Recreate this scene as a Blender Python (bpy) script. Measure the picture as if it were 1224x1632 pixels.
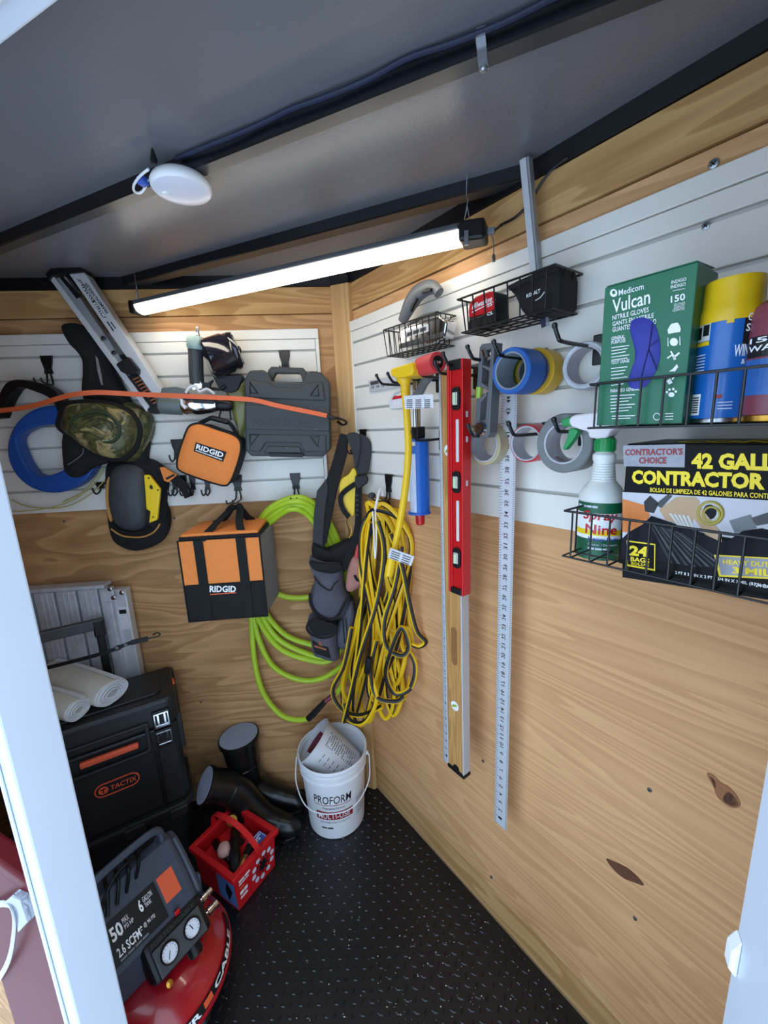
import bpy, bmesh, math, random
from mathutils import Vector, Matrix
random.seed(7)
sc = bpy.context.scene
for o in list(bpy.data.objects): bpy.data.objects.remove(o)
COL = sc.collection
# ------------------------------------------------------------ camera
FPX, CAMH = 655.0, 1.45
PITCH, ROLL = math.atan(134.5/655.0), math.radians(2.35)
F0 = Vector((0, math.cos(PITCH), -math.sin(PITCH))); R0 = Vector((1, 0, 0)); U0 = R0.cross(F0)
RT = R0*math.cos(ROLL) - U0*math.sin(ROLL); UP = U0*math.cos(ROLL) + R0*math.sin(ROLL)
CAM = Vector((0, 0, CAMH))
cd = bpy.data.cameras.new('camera'); cam = bpy.data.objects.new('camera', cd); COL.objects.link(cam)
cam.matrix_world = Matrix(((RT.x, UP.x, -F0.x, CAM.x), (RT.y, UP.y, -F0.y, CAM.y), (RT.z, UP.z, -F0.z, CAM.z), (0, 0, 0, 1)))
cd.sensor_fit = 'VERTICAL'; cd.sensor_height = 36.0; cd.lens = 36.0*FPX/1632.0; cd.clip_start = 0.02
sc.camera = cam
# ------------------------------------------------------------ world, exposure
w = bpy.data.worlds.new('sky'); sc.world = w; w.use_nodes = True
nt = w.node_tree; bg = nt.nodes['Background']
bg.inputs[0].default_value = (0.58, 0.77, 1.0, 1); bg.inputs[1].default_value = 2.75
LED_STRENGTH = 10.0
sc.view_settings.view_transform = 'Standard'; sc.view_settings.look = 'None'
sc.view_settings.exposure = 0.0; sc.view_settings.gamma = 1.0; sc.view_settings.use_curve_mapping = False

# ------------------------------------------------------------ measuring helpers (pixel of the 1224x1632 photo -> point on a known surface)
def az(a): a = math.radians(a); return Vector((math.sin(a), math.cos(a), 0))
def ray(x, y): return (F0*FPX + RT*(x-612) - UP*(y-816)).normalized()
def atz(x, y, z=0.0):
    d = ray(x, y); return CAM + d*((z-CAMH)/d.z)
CORNER = atz(592, 1245)
class Frame:
    def __init__(s, X, n, org):
        s.X, s.n, s.o = X, n, org
        s.M = Matrix(((X.x, -n.x, 0, org.x), (X.y, -n.y, 0, org.y), (0, 0, 1, org.z), (0, 0, 0, 1))); s.Mi = s.M.inverted()
    def __call__(s, x, y, w=0.0):            # local point (u, -w, z) seen at the pixel, w metres in front of the wall
        d = ray(x, y); t = ((s.o + s.n*w - CAM).dot(s.n))/d.dot(s.n)
        return s.Mi @ (CAM + d*t)
    def pts(s, px, w): return [s(x, y, w) for x, y in px]
LW = Frame(az(85.3), az(175.3), CORNER)       # wall left of the corner
RW = Frame(az(143.22), az(233.22), CORNER)    # wall right of the corner
CW = Frame(az(114.26), az(204.26), CORNER)    # across the corner, parallel to the roof beams
WW = Frame(Vector((1, 0, 0)), Vector((0, -1, 0)), Vector((0, 0, 0)))
def floor_frame(x, y, z, yaw):                # yaw: compass bearing of the thing's right-hand side
    return Frame(az(yaw), az(yaw+90), Vector((x, y, z)))

# ------------------------------------------------------------ materials
def lin(c):
    return tuple(((v/255)/12.92 if v/255 <= .04045 else ((v/255+.055)/1.055)**2.4) for v in c) + (1,)
MATS = {}
def mat(name, rgb, rough=.5, metal=0.0, var=.10, scale=25, bump=0.0, bscale=200, spec=.5, trans=0.0, alpha=1.0, emit=0.0, coat=0.0, ecol=None):
    if name in MATS: return MATS[name]
    m = bpy.data.materials.new(name); m.use_nodes = True; t = m.node_tree; b = t.nodes['Principled BSDF']
    tc = t.nodes.new('ShaderNodeTexCoord'); no = t.nodes.new('ShaderNodeTexNoise'); no.inputs['Scale'].default_value = scale; no.inputs['Detail'].default_value = 3
    t.links.new(tc.outputs['Object'], no.inputs['Vector'])
    mx = t.nodes.new('ShaderNodeMix'); mx.data_type = 'RGBA'
    c = lin(rgb); mx.inputs['A'].default_value = tuple(v*(1-var) for v in c[:3])+(1,); mx.inputs['B'].default_value = tuple(min(1, v*(1+var)) for v in c[:3])+(1,)
    t.links.new(no.outputs['Fac'], mx.inputs['Factor']); t.links.new(mx.outputs['Result'], b.inputs['Base Color'])
    b.inputs['Roughness'].default_value = rough; b.inputs['Metallic'].default_value = metal; b.inputs['Specular IOR Level'].default_value = spec
    b.inputs['Transmission Weight'].default_value = trans; b.inputs['Alpha'].default_value = alpha; b.inputs['Coat Weight'].default_value = coat
    if emit:
        b.inputs['Emission Color'].default_value = lin(ecol or rgb); b.inputs['Emission Strength'].default_value = emit
    if bump:
        n2 = t.nodes.new('ShaderNodeTexNoise'); n2.inputs['Scale'].default_value = bscale; n2.inputs['Detail'].default_value = 2
        t.links.new(tc.outputs['Object'], n2.inputs['Vector'])
        bp = t.nodes.new('ShaderNodeBump'); bp.inputs['Strength'].default_value = bump; bp.inputs['Distance'].default_value = .004
        t.links.new(n2.outputs['Fac'], bp.inputs['Height']); t.links.new(bp.outputs['Normal'], b.inputs['Normal'])
    MATS[name] = m; return m
def wood(name, light, dark, seed=0.0, bands=9.0, stretch=(.55, 1, 5.0), rot=0.0, amt=.75):
    m = bpy.data.materials.new(name); m.use_nodes = True; t = m.node_tree; b = t.nodes['Principled BSDF']; N = t.nodes.new; K = t.links.new
    tc = N('ShaderNodeTexCoord'); mp = N('ShaderNodeMapping'); mp.inputs['Scale'].default_value = stretch; mp.inputs['Location'].default_value = (seed, seed*.7, seed*1.3); mp.inputs['Rotation'].default_value = (0, rot, 0)
    K(tc.outputs['Object'], mp.inputs['Vector'])
    n1 = N('ShaderNodeTexNoise'); n1.inputs['Scale'].default_value = 1.25; n1.inputs['Detail'].default_value = 2.5; n1.inputs['Roughness'].default_value = .45; n1.inputs['Distortion'].default_value = .35; K(mp.outputs[0], n1.inputs['Vector'])
    mu = N('ShaderNodeMath'); mu.operation = 'MULTIPLY'; mu.inputs[1].default_value = bands*2; K(n1.outputs['Fac'], mu.inputs[0])
    fr = N('ShaderNodeMath'); fr.operation = 'FRACT'; K(mu.outputs[0], fr.inputs[0])
    rp = N('ShaderNodeValToRGB'); e = rp.color_ramp.elements; e[0].position = 0; e[0].color = (0, 0, 0, 1); e[1].position = .75; e[1].color = (amt, amt, amt, 1); x = e.new(.93); x.color = (amt*.9, amt*.9, amt*.9, 1); y = e.new(1.0); y.color = (0, 0, 0, 1)
    K(fr.outputs[0], rp.inputs[0])
    mp2 = N('ShaderNodeMapping'); mp2.inputs['Scale'].default_value = (3, 1, 160) if stretch[0] < stretch[2] else (160, 1, 3); K(tc.outputs['Object'], mp2.inputs['Vector'])
    n2 = N('ShaderNodeTexNoise'); n2.inputs['Scale'].default_value = 1.0; n2.inputs['Detail'].default_value = 3; K(mp2.outputs[0], n2.inputs['Vector'])
    n3 = N('ShaderNodeTexNoise'); n3.inputs['Scale'].default_value = 2.2; n3.inputs['Detail'].default_value = 2; K(tc.outputs['Object'], n3.inputs['Vector'])
    a1 = N('ShaderNodeMath'); a1.operation = 'MULTIPLY_ADD'; K(n2.outputs['Fac'], a1.inputs[0]); a1.inputs[1].default_value = .55; K(rp.outputs[0], a1.inputs[2])
    a2 = N('ShaderNodeMath'); a2.operation = 'MULTIPLY_ADD'; K(n3.outputs['Fac'], a2.inputs[0]); a2.inputs[1].default_value = .8; K(a1.outputs[0], a2.inputs[2])
    a3 = N('ShaderNodeMapRange'); a3.inputs[1].default_value = .45; a3.inputs[2].default_value = 1.6; K(a2.outputs[0], a3.inputs[0])
    mx = N('ShaderNodeMix'); mx.data_type = 'RGBA'; mx.inputs['A'].default_value = lin(light); mx.inputs['B'].default_value = lin(dark); K(a3.outputs[0], mx.inputs['Factor'])
    K(mx.outputs['Result'], b.inputs['Base Color']); b.inputs['Roughness'].default_value = .62; b.inputs['Specular IOR Level'].default_value = .25
    MATS[name] = m; return m
def camo(name, cols, scale=14, rough=.45):
    m = bpy.data.materials.new(name); m.use_nodes = True; t = m.node_tree; b = t.nodes['Principled BSDF']; N = t.nodes.new; K = t.links.new
    tc = N('ShaderNodeTexCoord'); n1 = N('ShaderNodeTexNoise'); n1.inputs['Scale'].default_value = scale; n1.inputs['Detail'].default_value = 4; n1.inputs['Distortion'].default_value = 1.2; K(tc.outputs['Object'], n1.inputs['Vector'])
    rp = N('ShaderNodeValToRGB'); e = rp.color_ramp.elements
    for i, c in enumerate(cols):
        p = .3 + .4*i/(len(cols)-1); q = e[i] if i < 2 else e.new(p); q.position = p; q.color = lin(c)
    K(n1.outputs['Fac'], rp.inputs[0]); K(rp.outputs[0], b.inputs['Base Color']); b.inputs['Roughness'].default_value = rough
    MATS[name] = m; return m

# ------------------------------------------------------------ mesh building
def V(*a): return Vector(a)
def cat(P, n=8, closed=False):               # Catmull-Rom through points
    P = [Vector(p) for p in P]; out = []; L = len(P); segs = L if closed else L-1
    for i in range(segs):
        if closed: a, b, c, d = P[(i-1) % L], P[i], P[(i+1) % L], P[(i+2) % L]
        else: a, b, c, d = P[max(i-1, 0)], P[i], P[i+1], P[min(i+2, L-1)]
        for k in range(n):
            t = k/n; out.append(.5*((2*b) + (c-a)*t + (2*a-5*b+4*c-d)*t*t + (3*b-a-3*c+d)*t**3))
    if not closed: out.append(P[-1])
    return out
def smooth2(px, n=5, closed=True): return [(v.x, v.y) for v in cat([(x, y, 0) for x, y in px], n, closed)]
class MB:
    def __init__(s): s.v = []; s.f = []; s.m = []
    def add(s, vs, fs, mi=0):
        k = len(s.v); s.v += [Vector(p) for p in vs]; s.f += [tuple(i+k for i in f) for f in fs]; s.m += [mi]*len(fs); return s
    def box(s, x0, x1, y0, y1, z0, z1, mi=0, T=None):
        p = [(x0, y0, z0), (x1, y0, z0), (x1, y1, z0), (x0, y1, z0), (x0, y0, z1), (x1, y0, z1), (x1, y1, z1), (x0, y1, z1)]
        if T is not None: p = [T @ Vector(q) for q in p]
        return s.add(p, [(0, 3, 2, 1), (4, 5, 6, 7), (0, 1, 5, 4), (1, 2, 6, 5), (2, 3, 7, 6), (3, 0, 4, 7)], mi)
    def prism(s, front, vec, mi=0):
        n = len(front); vec = Vector(vec); back = [Vector(p)+vec for p in front]
        return s.add(list(front)+back, [tuple(range(n)), tuple(range(2*n-1, n-1, -1))]+[(i, i+n, (i+1) % n+n, (i+1) % n) for i in range(n)], mi)
    def ringprism(s, outer, inner, vec, mi=0):
        n = len(outer); vec = Vector(vec); vs = list(outer)+list(inner)+[Vector(p)+vec for p in outer]+[Vector(p)+vec for p in inner]; fs = []
        for i in range(n):
            j = (i+1) % n; fs += [(i, j, j+n, i+n), (i+2*n, i+3*n, j+3*n, j+2*n), (i, i+2*n, j+2*n, j), (i+n, j+n, j+3*n, i+3*n)]
        return s.add(vs, fs, mi)
    def tube(s, path, r, seg=8, closed=False, mi=0, stripe=0, flat=None, up0=None):
        P = [Vector(p) for p in path]; n = len(P); rs = r if isinstance(r, (list, tuple)) else [r]*n
        tan = [((P[(i+1) % n]-P[i-1]) if closed or 0 < i < n-1 else (P[min(i+1, n-1)]-P[max(i-1, 0)])) for i in range(n)]
        tan = [t.normalized() if t.length > 1e-9 else Vector((0, 0, 1)) for t in tan]
        a = Vector(up0) if up0 is not None else (Vector((0, 0, 1)) if abs(tan[0].z) < .9 else Vector((1, 0, 0)))
        nrm = (a - tan[0]*a.dot(tan[0])).normalized(); vs = []; fs = []; ms = []
        for i in range(n):
            nrm = nrm - tan[i]*nrm.dot(tan[i]); nrm = nrm.normalized() if nrm.length > 1e-9 else tan[i].orthogonal().normalized()
            bi = tan[i].cross(nrm); fl = flat or (1, 1)
            for k in range(seg):
                q = 2*math.pi*k/seg; vs.append(P[i] + nrm*math.cos(q)*rs[i]*fl[0] + bi*math.sin(q)*rs[i]*fl[1])
        for i in range(n if closed else n-1):
            j = (i+1) % n
            for k in range(seg):
                l = (k+1) % seg; fs.append((i*seg+k, i*seg+l, j*seg+l, j*seg+k)); ms.append(mi if not (stripe and (k+i//70) % seg < stripe) else mi+1)
        if not closed: fs += [tuple(range(seg-1, -1, -1)), tuple((n-1)*seg+k for k in range(seg))]; ms += [mi, mi]
        k0 = len(s.v); s.v += vs; s.f += [tuple(i+k0 for i in f) for f in fs]; s.m += ms; return s
    def ribbon(s, path, width, thick, wdir, mi=0):      # flat strap along a path, width along wdir
        P = [Vector(p) for p in path]; n = len(P); vs = []; fs = []
        for i in range(n):
            wd = Vector(wdir[i] if isinstance(wdir, list) else wdir).normalized(); t = (P[min(i+1, n-1)]-P[max(i-1, 0)]).normalized(); wd = (wd-t*wd.dot(t)).normalized(); nn = t.cross(wd)
            wi = width[i] if isinstance(width, (list, tuple)) else width
            for a, b in ((-1, -1), (1, -1), (1, 1), (-1, 1)): vs.append(P[i]+wd*a*wi/2+nn*b*thick/2)
        for i in range(n-1):
            for k in range(4): l = (k+1) % 4; fs.append((i*4+k, i*4+l, i*4+4+l, i*4+4+k))
        fs += [(3, 2, 1, 0), tuple(n*4-4+k for k in range(4))]; return s.add(vs, fs, mi)
    def lathe(s, prof, T=None, seg=24, mi=0, sx=1, sy=1, mis=None):        # prof: (r, h) along local z
        T = T or Matrix.Identity(4); vs = []; fs = []; ms = []
        for r, h in prof:
            for k in range(seg): q = 2*math.pi*k/seg; vs.append(T @ Vector((r*math.cos(q)*sx, r*math.sin(q)*sy, h)))
        for i in range(len(prof)-1):
            for k in range(seg): l = (k+1) % seg; fs.append((i*seg+k, i*seg+l, i*seg+seg+l, i*seg+seg+k)); ms.append(mis[i] if mis else mi)
        if prof[0][0] > 1e-6: fs.append(tuple(range(seg-1, -1, -1))); ms.append(mi)
        if prof[-1][0] > 1e-6: fs.append(tuple((len(prof)-1)*seg+k for k in range(seg))); ms.append(mi)
        k0 = len(s.v); s.v += vs; s.f += [tuple(i+k0 for i in f) for f in fs]; s.m += ms; return s
    def pillow(s, outline, out, h, rings=5, back=0.0, mi=0, ctr=None, power=.5):    # domed shape over a closed outline
        O = [Vector(p) for p in outline]; n = len(O); c = Vector(ctr) if ctr is not None else sum(O, Vector())/n; out = Vector(out).normalized(); vs = []; fs = []
        if back: vs += [p-out*back for p in O]
        for k in range(rings):
            t = 1-(k/rings)**1.25; vs += [c+(p-c)*t+out*h*(max(0, 1-t*t))**power for p in O]
        L = len(vs)//n
        for i in range(L-1):
            for k in range(n): l = (k+1) % n; fs.append((i*n+k, i*n+l, i*n+n+l, i*n+n+k))
        vs.append(c+out*h); e = len(vs)-1; fs += [((L-1)*n+k, (L-1)*n+(k+1) % n, e) for k in range(n)]; fs.append(tuple(range(n-1, -1, -1)))
        return s.add(vs, fs, mi)
    def grid(s, fn, nu, nv, mi=0):
        vs = [fn(i/nu, j/nv) for j in range(nv+1) for i in range(nu+1)]
        return s.add(vs, [(j*(nu+1)+i, j*(nu+1)+i+1, (j+1)*(nu+1)+i+1, (j+1)*(nu+1)+i) for j in range(nv) for i in range(nu)], mi)
    def text(s, string, fn, mi=0, bold=0.0, shear=0.0, res=2, split=0):      # fn(s, t) maps the unit text box to space
        if string[0] == '#':                 # print too small to read: a row of word-like dashes
            n = int(string[1:]); g = .12/n
            for k in range(n): x0, x1 = k/n, (k+1)/n-g; s.add([fn(x0, .1), fn(x1, .1), fn(x1, .9), fn(x0, .9)], [(0, 1, 2, 3)], mi)
            return s
        vs, fs = text_geo(string, bold, shear, res); return s.add([fn(x, y) for x, y in vs], fs, mi)
TEXTS = {}
def text_geo(string, bold, shear, res):
    key = (string, bold, shear)
    if key in TEXTS: return TEXTS[key]
    cu = bpy.data.curves.new('lettering', 'FONT'); cu.body = string; cu.size = 1; cu.offset = bold; cu.shear = shear; cu.resolution_u = res
    o = bpy.data.objects.new('lettering', cu); COL.objects.link(o); bpy.context.view_layer.update()
    me = bpy.data.meshes.new_from_object(o.evaluated_get(bpy.context.evaluated_depsgraph_get()))
    xs = [v.co.x for v in me.vertices]; ys = [v.co.y for v in me.vertices]; x0, x1, y0, y1 = min(xs), max(xs), min(ys), max(ys)
    vs = [((v.co.x-x0)/(x1-x0), (v.co.y-y0)/(y1-y0)) for v in me.vertices]; fs = [tuple(p.vertices) for p in me.polygons]
    bpy.data.objects.remove(o); bpy.data.curves.remove(cu); bpy.data.meshes.remove(me); TEXTS[key] = (vs, fs); return vs, fs
def rect(p00, p10, p01, off=(0, 0, 0)):      # text box from its lower-left, lower-right, upper-left corners
    a, b, c = Vector(p00)+Vector(off), Vector(p10)-Vector(p00), Vector(p01)-Vector(p00); return lambda s, t: a+b*s+c*t
def quad(bl, br, tl, tr):                    # bilinear text box
    bl, br, tl, tr = Vector(bl), Vector(br), Vector(tl), Vector(tr); return lambda s, t: (bl*(1-s)+br*s)*(1-t)+(tl*(1-s)+tr*s)*t

def mesh_obj(name, mb, mats, parent=None, smooth=False, bevel=0.0, M=None, sharp=35, bseg=2):
    me = bpy.data.meshes.new(name); me.from_pydata([tuple(p) for p in mb.v], [], mb.f)
    bm = bmesh.new(); bm.from_mesh(me); bmesh.ops.recalc_face_normals(bm, faces=bm.faces); bm.to_mesh(me); bm.free()
    mats = mats if isinstance(mats, (list, tuple)) else [mats]
    for m_ in mats: me.materials.append(MATS[m_] if isinstance(m_, str) else m_)
    me.polygons.foreach_set('material_index', mb.m)
    if smooth:
        me.polygons.foreach_set('use_smooth', [True]*len(me.polygons))
        if sharp: me.set_sharp_from_angle(angle=math.radians(sharp))
    o = bpy.data.objects.new(name, me); COL.objects.link(o)
    if parent: o.parent = parent
    if M is not None: o.matrix_world = M
    if bevel:
        b = o.modifiers.new('bevel', 'BEVEL'); b.width = bevel; b.segments = bseg; b.limit_method = 'ANGLE'; b.angle_limit = math.radians(40)
    return o
class Thing:
    def __init__(s, name, label, cat_, frame=WW, at=(0, 0, 0), group=None, kind=None, rot=None):
        s.at = Vector(at); s.o = bpy.data.objects.new(name, None); COL.objects.link(s.o); s.o.empty_display_size = .05
        s.o.matrix_world = frame.M @ Matrix.Translation(s.at)
        if cat_: s.o['category'] = cat_
        s.o['label'] = label
        if group: s.o['group'] = group
        if kind: s.o['kind'] = kind
    def part(s, name, mb, mats, parent=None, smooth=False, bevel=0.0, label=None, kind=None, sharp=35, bseg=2):
        for i in range(len(mb.v)): mb.v[i] = mb.v[i]-s.at
        o = mesh_obj(name, mb, mats, parent or s.o, smooth, bevel, None, sharp, bseg)
        if label: o['label'] = label
        if kind or name in ('graduations', 'fine_print', 'numbers', 'barcode', 'mixing_table', 'graduation', 'dial_tick', 'wound_edge'): o['kind'] = kind or 'stuff'
        return o
def single(name, label, cat_, mb, mats, frame=WW, at=(0, 0, 0), group=None, kind=None, **k):     # a thing that is one mesh
    at = Vector(at)
    for i in range(len(mb.v)): mb.v[i] = mb.v[i]-at
    o = mesh_obj(name, mb, mats, None, M=frame.M @ Matrix.Translation(at), **k)
    if cat_: o['category'] = cat_
    if label: o['label'] = label
    if group: o['group'] = group
    if kind: o['kind'] = kind
    return o
def child(parent, name, mb, mats, **k): return mesh_obj(name, mb, mats, parent, **k)
def axis_frame(org, z, x=None):              # matrix whose local z points along z
    z = Vector(z).normalized(); x = Vector(x) if x is not None else (Vector((0, 0, 1)) if abs(z.z) < .9 else Vector((1, 0, 0)))
    x = (x-z*x.dot(z)).normalized(); y = z.cross(x); o = Vector(org)
    return Matrix(((x.x, y.x, z.x, o.x), (x.y, y.y, z.y, o.y), (x.z, y.z, z.z, o.z), (0, 0, 0, 1)))
OUT = Vector((0, -1, 0))                     # towards the room, in any wall frame

# ============================================================ materials used
wood('plywood_left', (212, 164, 114), (142, 96, 56), 3.1, bands=8, stretch=(.8, 1, 4.6), amt=.52)
wood('plywood_right', (226, 176, 126), (178, 126, 80), 8.7, bands=9, stretch=(.6, 1, 6.5), rot=.12, amt=.42)
wood('upper_pine', (214, 172, 116), (158, 110, 60), 5.3, bands=6, stretch=(.6, 1, 6), amt=.55)
wood('corner_pine', (216, 176, 122), (168, 122, 72), 1.3, bands=4, stretch=(9, 9, .5), amt=.5)
wood('level_pine', (206, 158, 96), (150, 100, 50), 2.3, bands=5, stretch=(30, 1, 1.2), amt=.6)
mat('slat_white', (230, 225, 216), .38, var=.02)
mat('slat_back', (196, 194, 188), .5, var=.03)
mat('ceiling_grey', (110, 110, 116), .30, var=.06, scale=6, bump=.10, bscale=260, spec=.8)
mat('beam_black', (16, 17, 22), .32, var=.2, scale=14)
mat('door_white', (200, 206, 216), .4, var=.03, scale=8)
mat('rubber_floor', (24, 25, 30), .34, var=.25, scale=9, bump=.10, bscale=350)
mat('black_plastic', (16, 16, 18), .42, var=.15, scale=40, bump=.05, spec=.35)
mat('black_fabric', (13, 13, 15), .85, var=.25, scale=60, bump=.35, bscale=500)
mat('black_metal', (14, 14, 16), .35, var=.1)
mat('dark_grey_plastic', (62, 64, 66), .5, var=.12, scale=40, bump=.08)
mat('grey_plastic', (110, 113, 116), .45, var=.08)
mat('white_plastic', (236, 236, 238), .35, var=.03)
mat('steel', (176, 178, 182), .28, metal=1.0, var=.06, scale=60)
mat('chrome', (215, 215, 218), .12, metal=1.0, var=.02)
mat('aluminium', (206, 208, 212), .42, metal=.3, var=.06, scale=50)
mat('white_print', (245, 245, 245), .5, var=.01)
mat('black_print', (15, 15, 17), .5, var=.02)
mat('red_paint', (196, 22, 30), .3, var=.05, coat=.3)
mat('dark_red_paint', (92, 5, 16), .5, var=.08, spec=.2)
mat('orange_fabric', (238, 136, 62), .8, var=.08, scale=90, bump=.3, bscale=600)
mat('orange_plastic', (226, 92, 52), .45, var=.05)
mat('brass', (190, 140, 60), .3, metal=1.0, var=.08)
mat('yellow_plastic', (240, 200, 20), .4, var=.06)
mat('screw_zinc', (165, 168, 170), .35, metal=.9, var=.05)

# ============================================================ the room
ZC, ZB, ZW = 1.94, 1.917, 1.905
VL = 1.25
mdir = az(24.26); tdir = az(114.26)
eL = CORNER + LW.X*(-VL); eR = CORNER + RW.X*VL
MD = .30                                        # the door opening's plane lies 0.30 m in front of the lens
def toplane(p, md): return p - mdir*(p.dot(mdir)-md)
bL, bR = toplane(eL, MD-.05), toplane(eR, MD-.05)
# floor: black rubber with raised diamond-plate bars
fl = MB(); fl.prism([V(p.x, p.y, 0) for p in (eL, CORNER, eR, bR, bL)], (0, 0, -.04))
floor = single('floor', 'black rubber diamond plate floor scattered with pale crumbs', None, fl, 'rubber_floor', kind='structure')
def inside(x, y, m=.02):
    p = Vector((x, y, 0)); d = p-CORNER
    return d.dot(LW.n) > m and d.dot(RW.n) > m and p.dot(mdir) > MD-.03 and abs((p-CORNER).dot(tdir)) < 1.08
tr = MB(); s = .0235
for i in range(-60, 60):
    for j in range(-60, 60):
        x, y = -.2+i*s*.98, .9+j*s*.98
        if not inside(x, y): continue
        if x < -.95 or Vector((x, y, 0)).length > 1.75: continue
        a = math.radians(68 if (i+j) % 2 else -22)
        dx, dy = math.cos(a), math.sin(a); L_, w_ = .0095, .0032
        P = [(x+dx*L_, y+dy*L_, 0), (x-dy*w_, y+dx*w_, 0), (x-dx*L_, y-dy*L_, 0), (x+dy*w_, y-dx*w_, 0)]
        k = .45; Q = [(x+(px-x)*k, y+(py-y)*k, .0022) for px, py, _ in P]
        tr.add(P+Q, [(4, 5, 6, 7), (0, 1, 5, 4), (1, 2, 6, 5), (2, 3, 7, 6), (3, 0, 4, 7)])
mat('tread_rubber', (30, 31, 36), .2, var=.2, scale=9)
child(floor, 'tread_bars', tr, 'tread_rubber')['kind'] = 'stuff'
cr = MB()
for k in range(420):
    if k < 150: x, y = random.gauss(.16, .16), random.gauss(.84, .12)
    else: x, y = random.uniform(-.5, .7), random.uniform(.35, 1.45)
    if not inside(x, y, .01): continue
    r = random.choice([.0008, .0010, .0013, .0020]); h = .0026
    cr.add([(x-r, y, .001), (x, y-r*.8, .001), (x+r*1.2, y, .001), (x, y+r, .001), (x, y, h)], [(0, 1, 4), (1, 2, 4), (2, 3, 4), (3, 0, 4)])
mat('crumbs', (205, 200, 190), .8)
child(floor, 'crumbs', cr, 'crumbs')['kind'] = 'stuff'

def wall(fr, name, u0, u1, pm, label, base):
    b = MB(); b.box(u0, u1, .012, .05, -.04, ZC)
    o = single(name, label, None, b, 'upper_pine', fr, kind='structure')
    p = MB(); p.box(u0, u1, 0, .012, base, 1.822); child(o, 'plywood_panel', p, pm, bevel=.001)
    p = MB(); p.box(u0, u1, -.002, .012, 1.826, ZW); child(o, 'upper_board', p, 'upper_pine', bevel=.001)
    p = MB(); p.box(u0, u1, -.006, .03, ZW+.001, ZC); child(o, 'roof_rail', p, 'beam_black')
    return o
wl = wall(LW, 'wall_left', -VL, 0, 'plywood_left', 'plywood wall left of the corner, behind the hanging bags', 0.0)
wr = wall(RW, 'wall_right', 0, VL, 'plywood_right', 'plywood wall right of the corner with knots and screws', .105)
b = MB(); b.box(.012, VL, .003, .012, 0, .103); child(wr, 'base_strip', b, 'upper_pine')
mat('knot', (96, 52, 24), .6, var=.4, scale=120); mat('knot_ring', (150, 96, 52), .6, var=.3, scale=90)
def blob(px, fr=RW, w=.0012, n=4): return fr.pts(smooth2(px, n), w)
for px, mm in (([(966, 1369), (980, 1374), (1000, 1384), (1015, 1397), (1026, 1411), (1012, 1407), (993, 1399), (977, 1385)], 'knot'),
           ([(1126, 1233), (1137, 1236), (1147, 1246), (1163, 1256), (1175, 1270), (1180, 1284), (1168, 1288), (1152, 1279), (1142, 1268), (1136, 1252)], 'knot_ring'),
           ([(1160, 1262), (1172, 1272), (1177, 1284), (1166, 1284), (1152, 1275)], 'knot'),
           ([(1131, 1238), (1139, 1244), (1141, 1256), (1136, 1252)], 'knot')):
    b = MB(); b.prism(blob(px), (0, .0014, 0)); child(wr, 'knot', b, mm)
def screw(parent, fr, x, y, w, r=.005, m_='screw_zinc'):
    p = fr(x, y, w); b = MB(); T = axis_frame(p, (0, -1, 0)); b.lathe([(r, -.002), (r, .0006), (r*.75, .0014), (0, .0016)], T, 12); child(parent, 'screw', b, m_, smooth=True)
    c = MB(); c.box(-r*.6, r*.6, -.0009, .0009, .0015, .0019, T=T @ Matrix.Rotation(.7, 4, 'Z')).box(-.0009, .0009, -r*.6, r*.6, .0015, .0019, T=T @ Matrix.Rotation(.7, 4, 'Z')); child(parent, 'screw_slot', c, 'black_print')
for x, y, r in ((1137, 261, .0065),): screw(wr, RW, x, y, .003, r)
mat('screw_grey', (100, 100, 100), .5, metal=.6)
for x, y in ((1035, 1259), (1012, 1464), (783, 1398), (770, 1213)): screw(wr, RW, x, y, .001, .0042, 'screw_grey')
for x, y in ((278, 826), (320, 1119), (102, 831), (432, 526)): screw(wl, LW, x, y, .001, .0035, 'screw_grey')
# corner post board
a, b_ = LW(527, 470, .012), RW(556, 470, .012)
A = LW.M @ V(a.x, 0, 0); A2 = LW.M @ V(a.x, -.014, 0); B = RW.M @ V(b_.x, 0, 0); B2 = RW.M @ V(b_.x, -.014, 0)
cp = MB(); cp.prism([V(q.x, q.y, 0) for q in (A, CORNER, B, B2, A2)], (0, 0, ZW))
o = single('trim_1', 'vertical pine board covering the corner between the two plywood walls', None, cp, 'corner_pine', kind='structure', bevel=.002)
q = MB(); q.prism([V(p.x, p.y, ZW) for p in (A, CORNER+mdir*.05, B, B2, A2)], (0, 0, ZC-ZW)); child(o, 'roof_rail', q, 'beam_black')
# side walls behind the door posts
for nm, e, b2, sg in (('wall_side_left', eL, bL, -1), ('wall_side_right', eR, bR, 1)):
    d = tdir*sg*.03; q = MB(); q.prism([V(p.x, p.y, -.04) for p in (e, b2, b2+d, e+d)], (0, 0, ZC+.04))
    single(nm, 'short plywood side wall beside the door post', None, q, 'plywood_left', kind='structure')
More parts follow.
